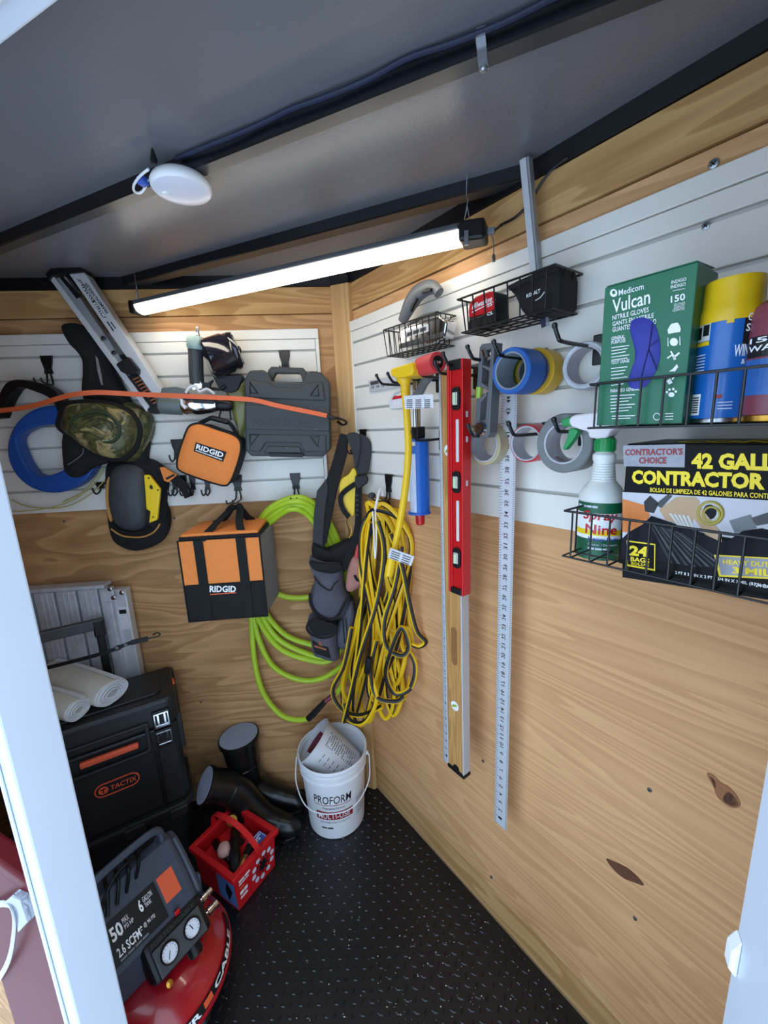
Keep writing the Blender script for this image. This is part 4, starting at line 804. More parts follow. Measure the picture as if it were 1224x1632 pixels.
# ------------------------------------------------------------ rubber boots
mat('boot_rubber', (16, 16, 18), .28, var=.15, scale=12); mat('boot_lining', (150, 158, 176), .85)
def boot(label, toe, ball, instep, heel, ank, mid, top, rt, toplen=1.0):
    T = Thing('rubber_boot', label, 'boot', WW, V(heel[0], heel[1], 0), 'rubber boots')
    toe, ball, instep, heel, ank, mid, top = [Vector(p) for p in (toe, ball, instep, heel, ank, mid, top)]
    f0 = (toe-ball).normalized(); P = cat([toe+f0*.030-V(0, 0, .012), toe, ball, instep, ank, mid, top], 8); n = len(P); key = [.008, .034, .042, .047, .058, .058, rt]; rs = []
    for i in range(n): t = i/8; k = min(int(t), 5); f = t-k; f = f if k else f**.5; rs.append(key[k]*(1-f)+key[k+1]*f)
    rs[-1] = rt; q = MB(); q.tube(P, rs, 20); T.part('upper', q, 'boot_rubber', smooth=True, sharp=60)
    d = (P[-1]-P[-4]).normalized()
    q = MB(); q.lathe([(rt+.001, -.012), (rt+.0045, -.010), (rt+.0045, .002), (rt+.001, .004)], axis_frame(P[-1], d), 24); T.part('rim', q, 'boot_rubber', smooth=True)
    q = MB(); q.lathe([(rt-.001, .0042), (rt*.92, -.0), (0, .0005)][:2]+[(rt*.85, .001), (0, .001)], axis_frame(P[-1]+d*.0006, d), 24); T.part('lining', q, 'boot_lining', smooth=True)
    dd = d; q = MB(); c = P[-9]; q.lathe([(.0585, -.003), (.0612, 0), (.0585, .003)], axis_frame(P[-8], (P[-7]-P[-9]).normalized()), 24); T.part('ridge', q, 'boot_rubber', smooth=True)
    f_ = (toe-heel); f_.z = 0; L_ = f_.length; f_.normalize(); s_ = V(-f_.y, f_.x, 0)
    prof = [(-.045, .0), (-.035, .030), (.0, .040), (.06, .035), (.12, .040), (.16, .046), (L_-.01, .036), (L_+.02, .018), (L_+.028, 0)]
    ol = [heel+f_*a+s_*w_ for a, w_ in prof]+[heel+f_*a-s_*w_ for a, w_ in prof[-2:0:-1]]
    q = MB(); q.prism([V(p.x, p.y, .018) for p in ol], (0, 0, -.018)); T.part('sole', q, 'boot_rubber', bevel=.004)
    q = MB(); q.lathe([(.045, .012), (.050, .03), (.052, .07), (.05, .10)], Matrix.Translation(V(heel.x, heel.y, 0)+f_*.004), 20); T.part('heel_counter', q, 'boot_rubber', smooth=True)
boot('black rubber boot standing upright against the plywood wall', (-.385, 1.345, .040), (-.43, 1.352, .045), (-.49, 1.360, .065), (-.572, 1.364, 0), (-.562, 1.362, .115), (-.572, 1.350, .21), (-.580, 1.348, .335), .070)
boot('black rubber boot in front, its shaft slumped over to the left', (-.385, 1.240, .040), (-.43, 1.248, .045), (-.485, 1.255, .065), (-.552, 1.264, 0), (-.542, 1.264, .112), (-.590, 1.258, .190), (-.662, 1.222, .250), .058)

# ------------------------------------------------------------ red tub of tools
Ax, Ay = -.497, .992
TFm = floor_frame(Ax, Ay, 0, 30.7)            # x towards the far right corner, y to the back left
T = Thing('red_tub', 'red plastic tub with bail handle and printed front, filled with tools', 'tub', TFm)
mat('tub_red', (204, 26, 34), .38, var=.06); mat('tub_window', (90, 130, 190), .4)
Wx, Wy, Hh = .170, .196, .142
b = MB(); t = .004; k = .008
def ring(x0, x1, y0, y1, z): return [V(x0, y0, z), V(x1, y0, z), V(x1, y1, z), V(x0, y1, z)]
R1, R2, R3, R4 = ring(k, Wx-k, k, Wy-k, 0), ring(0, Wx, 0, Wy, Hh), ring(t, Wx-t, t, Wy-t, Hh), ring(k+t, Wx-k-t, k+t, Wy-k-t, .004)
b.add(R1+R2+R3+R4, [(0, 3, 2, 1)]+[(a+o, (a+1) % 4+o, (a+1) % 4+o+4, a+o+4) for o in (0, 4, 8) for a in range(4)]+[(12, 13, 14, 15)]); T.part('body', b, 'tub_red', bevel=.003)
b = MB(); b.ringprism(ring(-.009, Wx+.009, -.009, Wy+.009, Hh+.005), ring(.009, Wx-.009, .009, Wy-.009, Hh+.005), (0, 0, -.020)); T.part('rim', b, 'tub_red', bevel=.003)
b = MB(); b.ribbon(cat([V(Wx*.52, -.012, Hh-.012), V(Wx*.50, -.010, Hh+.03), V(Wx*.44, .040, Hh+.085), V(Wx*.38, .098, Hh+.105), V(Wx*.40, .155, Hh+.085), V(Wx*.50, Wy+.002, Hh+.03), V(Wx*.52, Wy+.012, Hh-.012)], 7), .017, .004, (1, 0, 0)); T.part('handle', b, 'tub_red', smooth=True)
# printed front (right-hand face in the picture is y = 0)
yf = -.0008
def FP(x, z): kz = k*(1-z/Hh); return V(x, kz+yf, z)
def ftxt(s_, x0, x1, z0, z1, mm, **kk): q = MB(); q.text(s_, lambda a, c: FP(x0+(x1-x0)*a, z0+(z1-z0)*c), **kk); T.part('lettering', q, mm)
ftxt('#2', .016, .062, .100, .110, 'white_print', bold=.02); ftxt('#3', .016, .055, .090, .097, 'white_print')
ftxt('#1', .018, .036, .072, .084, 'orange_plastic', bold=.02); ftxt('#2', .018, .048, .05, .066, 'white_print', bold=.02); ftxt('#3', .018, .046, .034, .046, 'white_print')
mat('print_pale', (206, 210, 226), .5)
for kq in range(10):
    a = 2*math.pi*kq/10+.2; x, z = .112+.040*math.cos(a), .066+.042*math.sin(a)
    q = MB(); q.add([FP(x+.0085*math.cos(c), z+.0095*math.sin(c))+V(0, -.0004, 0) for c in [2*math.pi*j/12 for j in range(12)]], [tuple(range(12))]); T.part('print_dot', q, 'print_pale')
    q = MB(); dx, dz = math.cos(a), math.sin(a); q.add([FP(.112+dx*.006-dz*.003, .066+dz*.006+dx*.003), FP(.112+dx*.006+dz*.003, .066+dz*.006-dx*.003), FP(x-dx*.006+dz*.002, z-dz*.006-dx*.002), FP(x-dx*.006-dz*.002, z-dz*.006+dx*.002)], [(0, 1, 2, 3)]); T.part('print_arm', q, 'black_print')
q = MB(); q.add([FP(.112+.014*math.cos(c), .066+.02*math.sin(c))+V(0, -.0002, 0) for c in [2*math.pi*j/16 for j in range(16)]], [tuple(range(16))]); T.part('print_hub', q, 'black_print')
# left face (x = 0): blue photo label
def LP(y, z): kx = k*(1-z/Hh); return V(kx-.0008, y, z)
q = MB(); q.add([LP(.006, .012), LP(.09, .012), LP(.09, .116), LP(.006, .116)], [(0, 1, 2, 3)]); T.part('side_label', q, 'tub_window')
q = MB(); q.add([LP(.02, .07)-V(.0004, 0, 0), LP(.045, .02)-V(.0004, 0, 0), LP(.055, .06)-V(.0004, 0, 0), LP(.04, .10)-V(.0004, 0, 0)], [(0, 1, 2, 3)]); T.part('label_shape', q, 'black_print')
# inner blue card showing 50
q = MB(); q.box(.100, .150, .012, .052, Hh-.010, Hh-.008); cd_ = T.part('price_card', q, 'blue_plastic')
q = MB(); q.tube([V(.103, .015, Hh-.0075), V(.147, .015, Hh-.0075), V(.147, .049, Hh-.0075), V(.103, .049, Hh-.0075)], .0012, 4, closed=True); T.part('card_border', q, 'white_print', parent=cd_)
q = MB(); q.text('50', lambda a, c: V(.134-.022*a, .042-.016*c, Hh-.0068), bold=.03); T.part('lettering', q, 'white_print', parent=cd_)
q = MB(); q.text('#2', lambda a, c: V(.143-.012*a, .044-.006*c, Hh-.0068)); T.part('lettering', q, 'white_print', parent=cd_)
# tools in the tub: separate hand tools
mat('rubber_pink', (206, 160, 150), .6)
def tool(label, pts, rs, mm, cols, nm='hand_tool'):
    pts = [Vector(p)+V(0, 0, .016) for p in pts]; p0 = pts[0]; t_ = Thing(nm, label, 'tool', TFm, p0)
    q = MB(); q.tube(cat(pts[:3], 4), rs[0]*1.4, 10); t_.part('grip', q, cols[0], smooth=True)
    q = MB(); q.tube(cat(pts[2:], 4), rs[1]*1.4, 10); t_.part('head', q, cols[1], smooth=True)
tool('black-handled tool along the far side of the red tub', [V(.06, .165, .10), V(.05, .135, .108), V(.045, .10, .108), V(.04, .06, .10), V(.035, .035, .085)], (.009, .007), 0, ('black_plastic', 'black_plastic'))
tool('black handled tool with copper ferrule by the printed side of the red tub', [V(.135, .055, .10), V(.105, .045, .106), V(.075, .033, .106), V(.055, .026, .102), V(.035, .02, .095)], (.010, .009), 0, ('black_plastic', 'copper'))
tool('black and red tool lying across the middle of the red tub', [V(.12, .14, .095), V(.09, .10, .112), V(.065, .075, .112), V(.05, .055, .108), V(.035, .04, .09)], (.012, .013), 0, ('black_plastic', 'black_plastic'))
tool('brass fitting in the far corner of the red tub', [V(.14, .17, .09), V(.135, .165, .115), V(.13, .16, .128), V(.125, .155, .133), V(.12, .15, .136)], (.011, .013), 0, ('copper', 'brass'))
q = MB(); q.lathe([(0, -.022), (.016, -.016), (.021, 0), (.016, .016), (0, .022)], axis_frame(V(.045, .10, .140), (1, 1, .2)), 14); single('rubber_ball', 'pale pink rounded pad on top of the tools in the red tub', 'tool', q, 'rubber_pink', TFm, V(.045, .10, .106), smooth=True)
q = MB(); q.prism([V(.02, .02, .104), V(.15, .02, .104), V(.15, .18, .104), V(.02, .18, .104)], (0, 0, -.03)); single('tool_insert', 'red plastic insert tray under the loose tools in the red tub', 'tray', q, 'tub_red', TFm, V(.085, .1, .058), bevel=.004)
q = MB(); q.box(.075, .115, .085, .13, .104, .118); single('black_case', 'small black ribbed case in the middle of the red tub', 'case', q, 'black_plastic', TFm, V(.095, .107, .088), bevel=.004)

# ------------------------------------------------------------ stacked black tool boxes
TB = floor_frame(-.705, 1.185, 0, 58.8)
mat('box_black', (30, 31, 34), .45, var=.12, scale=40, bump=.08, bscale=400); mat('box_orange', (224, 92, 58), .45)
TW, TD = .42, .205
def toolbox(name, label, z0, z1, flare):
    T = Thing(name, label, 'tool box', TB, V(-TW/2, TD/2, z0)); return T
T = toolbox('rolling_tool_box', 'large black lower tool box of the stack, half hidden behind the compressor', 0, .245, 0)
b = MB(); b.add([V(-TW+.02, .012, .0), V(-.02, .012, .0), V(-.006, .03, .0), V(-.006, TD-.02, .0), V(-TW+.02, TD-.02, 0), V(-TW, .0, .235), V(-.016, .0, .235), V(.004, .02, .235), V(.004, TD, .235), V(-TW, TD, .235)], [(0, 4, 3, 2, 1), (5, 6, 7, 8, 9)]+[(i, (i+1) % 5, (i+1) % 5+5, i+5) for i in range(5)]); T.part('body', b, 'box_black', bevel=.006)
b = MB(); b.prism([V(-TW-.004, -.016, .215), V(-.012, -.016, .215), V(.018, .012, .215), V(.018, TD, .215), V(-TW-.004, TD, .215)], (0, 0, .028)); T.part('lid_rim', b, 'box_black', bevel=.006)
for x in (-.16, -.035): b = MB(); b.box(x-.028, x+.028, -.026, -.012, .205, .240); T.part('latch', b, 'box_black', bevel=.004)
b = MB(); b.box(-.30, -.10, -.012, .006, .10, .13); T.part('grip', b, 'box_black', bevel=.006)
T = toolbox('tool_box', 'black tool box with orange grip and chrome latches on top of the stack', .245, .64, 0)
b = MB(); b.add([V(-TW+.006, .004, .246), V(-.010, .004, .246), V(.006, .022, .246), V(.006, TD-.01, .246), V(-TW+.006, TD-.01, .246), V(-TW, .0, .535), V(-.014, .0, .535), V(.004, .018, .535), V(.004, TD, .535), V(-TW, TD, .535)], [(0, 4, 3, 2, 1), (5, 6, 7, 8, 9)]+[(i, (i+1) % 5, (i+1) % 5+5, i+5) for i in range(5)]); T.part('body', b, 'box_black', bevel=.006)
b = MB(); b.prism([V(-TW-.003, -.004, .538), V(-.012, -.004, .538), V(.010, .016, .538), V(.010, TD+.002, .538), V(-TW-.003, TD+.002, .538)], (0, 0, .095)); T.part('lid', b, 'box_black', bevel=.012, bseg=3)
b = MB(); b.prism([V(-TW+.03, .035, .633), V(-.045, .035, .633), V(-.03, .05, .633), V(-.03, TD-.04, .633), V(-TW+.03, TD-.04, .633)], (0, 0, .006)); T.part('lid_panel', b, 'box_black', bevel=.003)
for (x0, y0) in ((.0, .10), (.0, .19)): b = MB(); b.box(x0-.006, x0+.016, y0-.02, y0+.02, .50, .62); T.part('corner_rib', b, 'box_black', bevel=.004)
b = MB(); b.box(-.006, .016, .02, .05, .42, .55); T.part('corner_rib', b, 'box_black', bevel=.004)
for za, zb_ in ((.595, .545), (.528, .478)):
    x0, x1 = -.062, -.020; b = MB(); b.box(x0-.004, x1+.004, -.012, .002, zb_-.006, za+.006); lt = T.part('latch', b, 'black_plastic', bevel=.002)
    b = MB(); b.ringprism([V(x0, -.016, zb_), V(x1, -.016, zb_), V(x1, -.016, za), V(x0, -.016, za)], [V(x0+.004, -.016, zb_+.010), V(x1-.004, -.016, zb_+.010), V(x1-.004, -.016, za-.004), V(x0+.004, -.016, za-.004)], (0, .005, 0)); T.part('latch_plate', b, 'chrome', bevel=.001, parent=lt)
    for xx in (-.050, -.031): b = MB(); b.box(xx-.0025, xx+.0025, -.0155, -.0125, zb_+.012, za-.004); T.part('latch_bar', b, 'chrome', parent=lt)
b = MB(); b.ringprism([V(-.335, -.003, .470), V(-.085, -.003, .470), V(-.078, -.003, .482), V(-.078, -.003, .575), V(-.335, -.003, .575)][:4]+[V(-.335, -.003, .575)], [V(-.322, -.003, .480), V(-.095, -.003, .480), V(-.090, -.003, .488), V(-.090, -.003, .566), V(-.322, -.003, .566)], (0, -.012, 0)); T.part('handle_frame', b, 'box_black', bevel=.003)
b = MB(); b.box(-.262, -.112, -.020, -.006, .504, .522); T.part('grip', b, 'box_orange', bevel=.004)
b = MB(); b.box(.006, .012, .075, .10, .625, .636); T.part('side_tab', b, 'box_orange', bevel=.001)
def TP(x, y, w_=.0016): return TB(x, y, w_)
lgp = [(154, 1262), (162, 1275), (212, 1252), (221, 1236), (214, 1224), (163, 1247)]
def stadium(x0, x1, z0, z1, n=8):
    r = (z1-z0)/2; zc = (z0+z1)/2; return [V(x1-r+r*math.cos(a), -.0012, zc+r*math.sin(a)) for a in [-math.pi/2+math.pi*i/n for i in range(n+1)]]+[V(x0+r+r*math.cos(a), -.0012, zc+r*math.sin(a)) for a in [math.pi/2+math.pi*i/n for i in range(n+1)]]
so, si = stadium(-.245, -.125, .372, .418), stadium(-.2415, -.1285, .3755, .4145)
b = MB(); b.ringprism(so, si, (0, .0015, 0)); T.part('logo_ring', b, 'box_orange')
b = MB(); b.lathe([(.013, 0), (.013, .0012), (0, .0014)], axis_frame(V(-.222, -.0002, .395), OUT), 16); T.part('logo_dot', b, 'box_orange')
b = MB(); b.box(-.2235, -.2205, -.0024, -.001, .386, .402).box(-.229, -.215, -.0024, -.001, .398, .401); T.part('logo_cross', b, 'black_print')
b = MB(); b.text('TACTIX', lambda s, t: V(-.203+.070*s, -.0016, .387+.016*t), bold=.02, shear=.15); T.part('lettering', b, 'box_orange')
for xx in (-.075, -.066): b = MB(); b.box(xx, xx+.003, -.002, .004, .25, .46); T.part('front_rib', b, 'black_metal')
# telescopic handle belongs to the lower rolling box
Tl = [o for o in bpy.data.objects if o.name == 'rolling_tool_box'][0]
pw_ = TD+.012
b = MB(); p = TB(158, 1000, -pw_); b.box(p.x-.012, p.x+.012, pw_-.008, pw_+.008, .25, p.z+.01)
q = MB(); q.box(-.40, p.x+.016, pw_-.011, pw_+.011, p.z-.005, p.z+.032); q2 = MB(); q2.box(p.x-.016, p.x+.016, pw_-.012, pw_+.012, p.z-.03, p.z+.030)
off = V(-TW/2, TD/2, 0)
for m_, nm in ((b, 'handle_post'), (q, 'handle_grip'), (q2, 'handle_corner')):
    m_.v = [v-off for v in m_.v]; mesh_obj(nm, m_, 'black_plastic' if nm != 'handle_grip' else 'dark_grey_plastic', Tl, bevel=.005)

# ------------------------------------------------------------ rolls of plastic film on the tool box
mat('film', (226, 222, 208), .35, var=.08, scale=20, trans=.25); mat('film_end', (226, 228, 232), .4, var=.12, scale=70, trans=.2)
def film(label, a, bq, rx, rz, z):
    A_, B_ = atz(*a, z), atz(*bq, z); d = (A_-B_).normalized(); T = Thing('film_roll', label, 'plastic film roll', WW, V((A_.x+B_.x)/2, (A_.y+B_.y)/2, .64), 'film rolls on the tool box')
    M_ = axis_frame(B_, d, (0, 0, 1)); L_ = (A_-B_).length
    b = MB(); b.lathe([(.96, 0), (1.0, L_*.1), (.97, L_*.35), (1.02, L_*.7), (.98, L_-.006), (.95, L_)], M_ @ Matrix.Diagonal((rz, rx, 1, 1)), 28); T.part('film', b, 'film', smooth=True)
    b = MB()
    for k, s_ in enumerate((.88, .70, .52, .34)): b.tube([M_ @ V(rz*s_*math.cos(q_)*(1+.08*math.sin(3*q_+k)), rx*s_*math.sin(q_), L_+.0005+.002*k) for q_ in [2*math.pi*j/24 for j in range(24)]], .0022, 5, closed=True)
    T.part('wound_edge', b, 'film_end', smooth=True)
    b = MB(); b.lathe([(.95, 0), (.4, .001), (0, -.004)], axis_frame(A_, d, (0, 0, 1)) @ Matrix.Diagonal((rz, rx, 1, 1)), 24); T.part('end_face', b, 'film_end', smooth=True)
    b = MB(); Q = M_ @ V(rz*.9, -rx*.5, L_*.5); b.ribbon(cat([M_ @ V(rz*1.0, -rx*.3, .0), M_ @ V(rz*1.0, -rx*.45, L_*.5), M_ @ V(rz*1.02, -rx*.42, L_*1.06)], 5), .014, .0012, M_.to_3x3() @ V(0, 1, .2)); T.part('loose_edge', b, 'film_end', smooth=True)
film('front roll of clear plastic film with a folded core', (124, 1131), (52, 1108), .040, .031, .674)
film('larger flattened roll of clear plastic film behind the front one', (178, 1104), (84, 1070), .056, .036, .678)

# ------------------------------------------------------------ rubber tarp strap with hook
T = Thing('rubber_strap', 'black rubber tarp strap with wire hook stretched past the film rolls', 'strap', LW, LW(160, 1042, .17))
b = MB(); b.ribbon(cat([LW(76, 1064, .23), LW(120, 1053, .21), LW(165, 1041, .19), LW(182, 1035, .18), LW(196, 1029, .17), LW(210, 1024, .16), LW(236, 1018, .14)], 5), [.011]*16+[.016]*3+[.011]*6+[.016]*6, .005, (0, 0, 1)); T.part('strap', b, 'black_plastic', smooth=True)
b = MB(); b.tube(cat([LW(228, 1021, .14), LW(240, 1017, .13), LW(252, 1014, .12), LW(255, 1010, .118), LW(249, 1009, .12), LW(244, 1012, .12)], 5), .0024, 6); T.part('wire_hook', b, 'black_metal', smooth=True)
for x, y in ((186, 1033), (200, 1028)): b = MB(); b.lathe([(.006, 0), (.0045, .0006), (0, .0006)], axis_frame(LW(x, y, .19), OUT), 10); T.part('eyelet', b, 'grey_plastic')

# ------------------------------------------------------------ folded aluminium work platform against the wall
T = Thing('folding_platform', 'folded scuffed aluminium work platform leaning behind the tool boxes', 'work platform', LW, LW(130, 1000, .05).xz.to_3d()+V(0, -.05, 0) if False else V(-.98, -.06, 0))
mat('scuffed_alu', (196, 198, 204), .5, metal=.25, var=.25, scale=40)
wp = .068; xs = [LW(x, 985, wp).x for x in (60, 94, 129, 164)]; xs[0] = xs[1]-(xs[2]-xs[1]); xs = [xs[0]-.075]+xs; zt = LW(120, 942, wp).z
for i in range(4):
    a, c = xs[i]+.004, xs[i+1]-.004; h = (c-a)
    b = MB(); b.box(a, c, -wp, -wp+.02, .01, zt); pl = T.part('deck_plank', b, 'scuffed_alu', bevel=.003)
    for f_ in (.33, .60): b = MB(); b.box(a+h*f_, a+h*f_+.006, -wp-.0022, -wp, .02, zt-.004); T.part('tread_ridge', b, 'scuffed_alu', parent=pl, bevel=.001)
b = MB(); b.box(xs[0], xs[4]+.003, -wp+.021, -wp+.05, .0, zt-.004); T.part('frame_core', b, 'black_metal')
b = MB(); b.box(xs[0], xs[4]+.02, -wp, -wp+.05, zt+.0005, zt+.014); T.part('top_edge', b, 'scuffed_alu', bevel=.003)
r0, r1 = xs[4]+.005, LW(183, 985, wp).x; b = MB(); b.box(r0, r1, -wp-.004, -wp+.03, .005, zt); T.part('side_rail', b, 'scuffed_alu', bevel=.003)
r2, r3 = LW(186, 985, .05).x, LW(208, 985, .05).x; b = MB(); b.box(r2, r3, -.052, -.018, .005, zt-.012); rr = T.part('side_rail', b, 'aluminium', bevel=.004)
b = MB(); b.box(r2+.012, r3-.006, -.0535, -.0522, zt-.16, zt-.075); T.part('sticker', b, 'tag_white', parent=rr)
b = MB(); b.box(r2+.014, r3-.008, -.0542, -.0537, zt-.10, zt-.085); T.part('sticker_band', b, 'black_print', parent=rr)
for x, y in ((176, 938), (195, 944), (182, 952)): b = MB(); b.lathe([(.008, 0), (.008, .005), (.004, .007), (0, .007)], axis_frame(LW(x, y, .073), OUT), 12); T.part('rivet', b, 'steel', smooth=True)
b = MB(); b.box(r0+.004, r2+.02, -wp-.008, -wp-.0045, zt-.045, zt-.004); T.part('hinge_plate', b, 'scuffed_alu', bevel=.002)

# ------------------------------------------------------------ pancake air compressor
CP = floor_frame(-.64, .80, 0, 34)
T = Thing('air_compressor', 'red pancake air compressor with black shroud and twin gauges beside the door post', 'compressor', CP)
mat('tank_red', (168, 22, 34), .22, var=.06, scale=8, coat=.5); mat('shroud', (60, 66, 80), .45, var=.2, scale=30, bump=.08)
b = MB(); b.lathe([(0, .040), (.06, .041), (.12, .048), (.160, .064), (.180, .085), (.187, .100), (.1885, .105), (.187, .110), (.181, .126), (.160, .152), (.125, .170), (.08, .180), (0, .183)], None, 64); T.part('tank', b, 'tank_red', smooth=True)
b = MB(); b.lathe([(.1885, .098), (.1905, .101), (.1905, .109), (.1885, .112)], None, 64); T.part('tank_seam', b, 'tank_red', smooth=True)
for a in (20, 110, 200, 290):
    q = math.radians(a); b = MB(); b.lathe([(.020, 0), (.022, .006), (.016, .012), (.014, .07)], Matrix.Translation((.13*math.cos(q), .13*math.sin(q), 0)), 12); T.part('rubber_foot', b, 'black_plastic', smooth=True)
# shroud from a side profile (w forward, z)
pf = [(.062, .170), (.066, .275), (.045, .315), (.0, .372), (-.045, .415), (-.085, .420), (-.135, .370), (-.150, .300), (-.150, .165)]
b = MB(); b.prism([V(-.135, -w_, z) for w_, z in pf], (.262, 0, 0)); T.part('shroud', b, 'shroud', bevel=.014, bseg=3)
b = MB(); pf2 = [(.050, .180), (.054, .268), (.034, .306), (-.012, .362), (-.05, .398), (-.085, .402), (-.125, .355), (-.140, .295), (-.140, .175)]
b.prism([V(.126, -w_, z) for w_, z in pf2], (.022, 0, 0)); T.part('end_louvre', b, 'shroud', bevel=.010, bseg=2)
for i in range(5):
    w_ = .03-.034*i; b = MB(); b.box(.147, .156, -w_-.009, -w_+.009, .19, .30-.0*i); T.part('vent_rib', b, 'shroud', bevel=.003)
# front spec plate on the sloped face: from (w .045,z .315) up to (0,.372)
e1 = V(0, -.047, .313); e2 = V(0, -.0, .3725); fu = (e2-e1); fn = V(0, -(e2.z-e1.z), -(e1.y-e2.y)*-1).normalized(); fn = V(0, -fu.z, fu.y).normalized()
fn = fn if fn.y < 0 else -fn
def SP(x, t): return e1+fu*t+V(x, 0, 0)+fn*.0012
b = MB(); b.prism([SP(-.115, -.32), SP(.035, -.32), SP(.035, 1.0), SP(-.115, 1.0)], -fn*.004); T.part('spec_plate', b, 'black_plastic', bevel=.001)
def ct(s_, x0, x1, t0, t1, mm='white_print', **kk): q = MB(); q.text(s_, lambda a, c: SP(x0+(x1-x0)*a, t0+(t1-t0)*c)+fn*.0006, **kk); T.part('lettering', q, mm)
ct('50', -.098, -.068, .36, .80, bold=.03); ct('MAX', -.064, -.048, .60, .78); ct('PSI HP', -.064, -.040, .42, .56); ct('6', -.020, -.010, .45, .86, bold=.03); ct('GALLON', -.006, .020, .66, .84); ct('TANK', -.006, .012, .48, .62)
ct('2.6 SCFM*', -.098, -.030, -.14, .16, bold=.02); ct('@ 90 PSI', -.026, .006, -.02, .14); ct('#4', -.098, -.02, -.28, -.19, 'grey_plastic')
b = MB(); b.prism([SP(.042, .05), SP(.090, .05), SP(.090, .98), SP(.042, .98)], -fn*.003); T.part('warning_label', b, 'orange_plastic', bevel=.001)
b = MB(); b.box(.048, .064, -.0725, -.066, .282, .296); T.part('power_switch', b, 'red_paint', bevel=.002)
# control panel, tilted
pc = V(.035, -.088, .238); pu = V(0, -.048, -.072).normalized(); pn = V(0, -.83, .55).normalized(); px_ = V(1, 0, 0); pu = pn.cross(px_).normalized()
PM = Matrix(((px_.x, pu.x, pn.x, pc.x), (px_.y, pu.y, pn.y, pc.y), (px_.z, pu.z, pn.z, pc.z), (0, 0, 0, 1)))
b = MB(); b.box(-.090, .092, -.052, .050, -.05, .012, T=PM); T.part('control_panel', b, 'black_plastic', bevel=.014, bseg=3)
b = MB(); b.box(-.070, .074, -.044, .026, .0125, .018, T=PM); T.part('gauge_bezel', b, 'dark_grey_plastic', bevel=.006)
mat('gauge_face', (222, 224, 230), .4)
for gx in (-.033, .037):
    G = PM @ Matrix.Translation((gx, -.006, .018)); b = MB(); b.lathe([(.0245, 0), (.026, .004), (.024, .007), (.0215, .007), (.0215, .004)], G, 28); gz = T.part('gauge', b, 'black_metal', smooth=True)
    b = MB(); b.lathe([(.0215, .0042), (0, .0043)], G, 28); T.part('gauge_dial', b, 'gauge_face', parent=gz)
    b = MB(); b.box(-.001, .001, -.004, .014, .0046, .0052, T=G @ Matrix.Rotation(2.6 if gx < 0 else .3, 4, 'Z')); T.part('gauge_needle', b, 'black_print', parent=gz)
    b = MB()
    for k in range(11): a = math.radians(-130+26*k); b.box(-.0005, .0005, .016, .0195, .0045, .0049, T=G @ Matrix.Rotation(a, 4, 'Z'))
    T.part('dial_tick', b, 'black_print', parent=gz)
b = MB(); b.text('PORTER+CABLE', lambda s, t: PM @ V(-.065+.13*s, .031+.010*t, .0126)); T.part('lettering', b, 'case_grey')
b = MB(); b.lathe([(.0185, 0), (.0195, .004), (.0185, .030), (.016, .034), (0, .034)], PM @ Matrix.Translation((.030, -.045, -.012)) @ Matrix.Rotation(math.radians(75), 4, 'X'), 20); kb = T.part('regulator_knob', b, 'black_plastic', smooth=True)
for k in range(14):
    a = 2*math.pi*k/14; b = MB(); b.box(-.0016, .0016, .0175, .0205, .006, .028, T=PM @ Matrix.Translation((.030, -.045, -.012)) @ Matrix.Rotation(math.radians(75), 4, 'X') @ Matrix.Rotation(a, 4, 'Z')); T.part('knob_rib', b, 'black_plastic', parent=kb)
for dy, rr_ in ((.020, .009), (-.020, .0115)):
    b = MB(); X0 = PM @ Matrix.Translation((.090, dy, -.012)) @ Matrix.Rotation(math.radians(90), 4, 'Y'); b.lathe([(.006, 0), (.006, .008), (rr_, .009), (rr_, .022), (rr_*.85, .023), (rr_*.85, .028), (rr_, .029), (rr_, .042), (rr_*.6, .044), (rr_*.5, .044)], X0, 16); T.part('air_coupler', b, 'chrome', smooth=True)
b = MB(); b.lathe([(.006, 0), (.006, .012), (.009, .013), (.009, .018), (0, .02)], axis_frame(V(-.02, -.118, .168), (0, -.6, .8)), 10); T.part('drain_fitting', b, 'brass', smooth=True)
# maker's decal round the tank belly
g = lambda s, t: None
def tankmap(a0, a1, z0, z1, off):
    def f(s, t):
        a = math.radians(a0+(a1-a0)*s); z = z0+(z1-z0)*t; r = .187-(z-.110)*.375+off; return V(r*math.sin(a), -r*math.cos(a), z)
    return f
b = MB(); b.grid(tankmap(-40, 74, .113, .133, .0012), 30, 2); T.part('decal_band', b, 'black_print', smooth=True)
b = MB(); b.text('PORTER', tankmap(-36, 6, .116, .130, .002), bold=.03); T.part('lettering', b, 'white_print')
b = MB(); b.text('CABLE', tankmap(20, 58, .116, .130, .002), bold=.03); T.part('lettering', b, 'white_print')
b = MB(); b.grid(tankmap(9, 17, .116, .130, .002), 3, 1); T.part('decal_mark', b, 'orange_plastic')
# cord wrapped over the shroud
b = MB()
for k in range(5):
    x = -.10+.03*k; b.tube(cat([V(x-.02, -.01+.01*k, .388), V(x, .03, .415+.006*k), V(x+.012, .08, .425), V(x+.02, .125, .395), V(x+.01, .16, .33)], 6), .005, 7)
b.tube(cat([V(-.13, .0, .37), V(-.05, .04, .435), V(.03, .06, .432), V(.10, .09, .41), V(.12, .14, .36)], 6), .005, 7); T.part('power_cord', b, 'black_plastic', smooth=True)
b = MB(); b.tube(cat([V(-.09, .06, .40), V(-.09, .06, .45), V(-.02, .06, .462), V(.07, .06, .462), V(.10, .06, .445), V(.10, .06, .40)], 6), .011, 8); T.part('carry_handle', b, 'shroud', smooth=True)

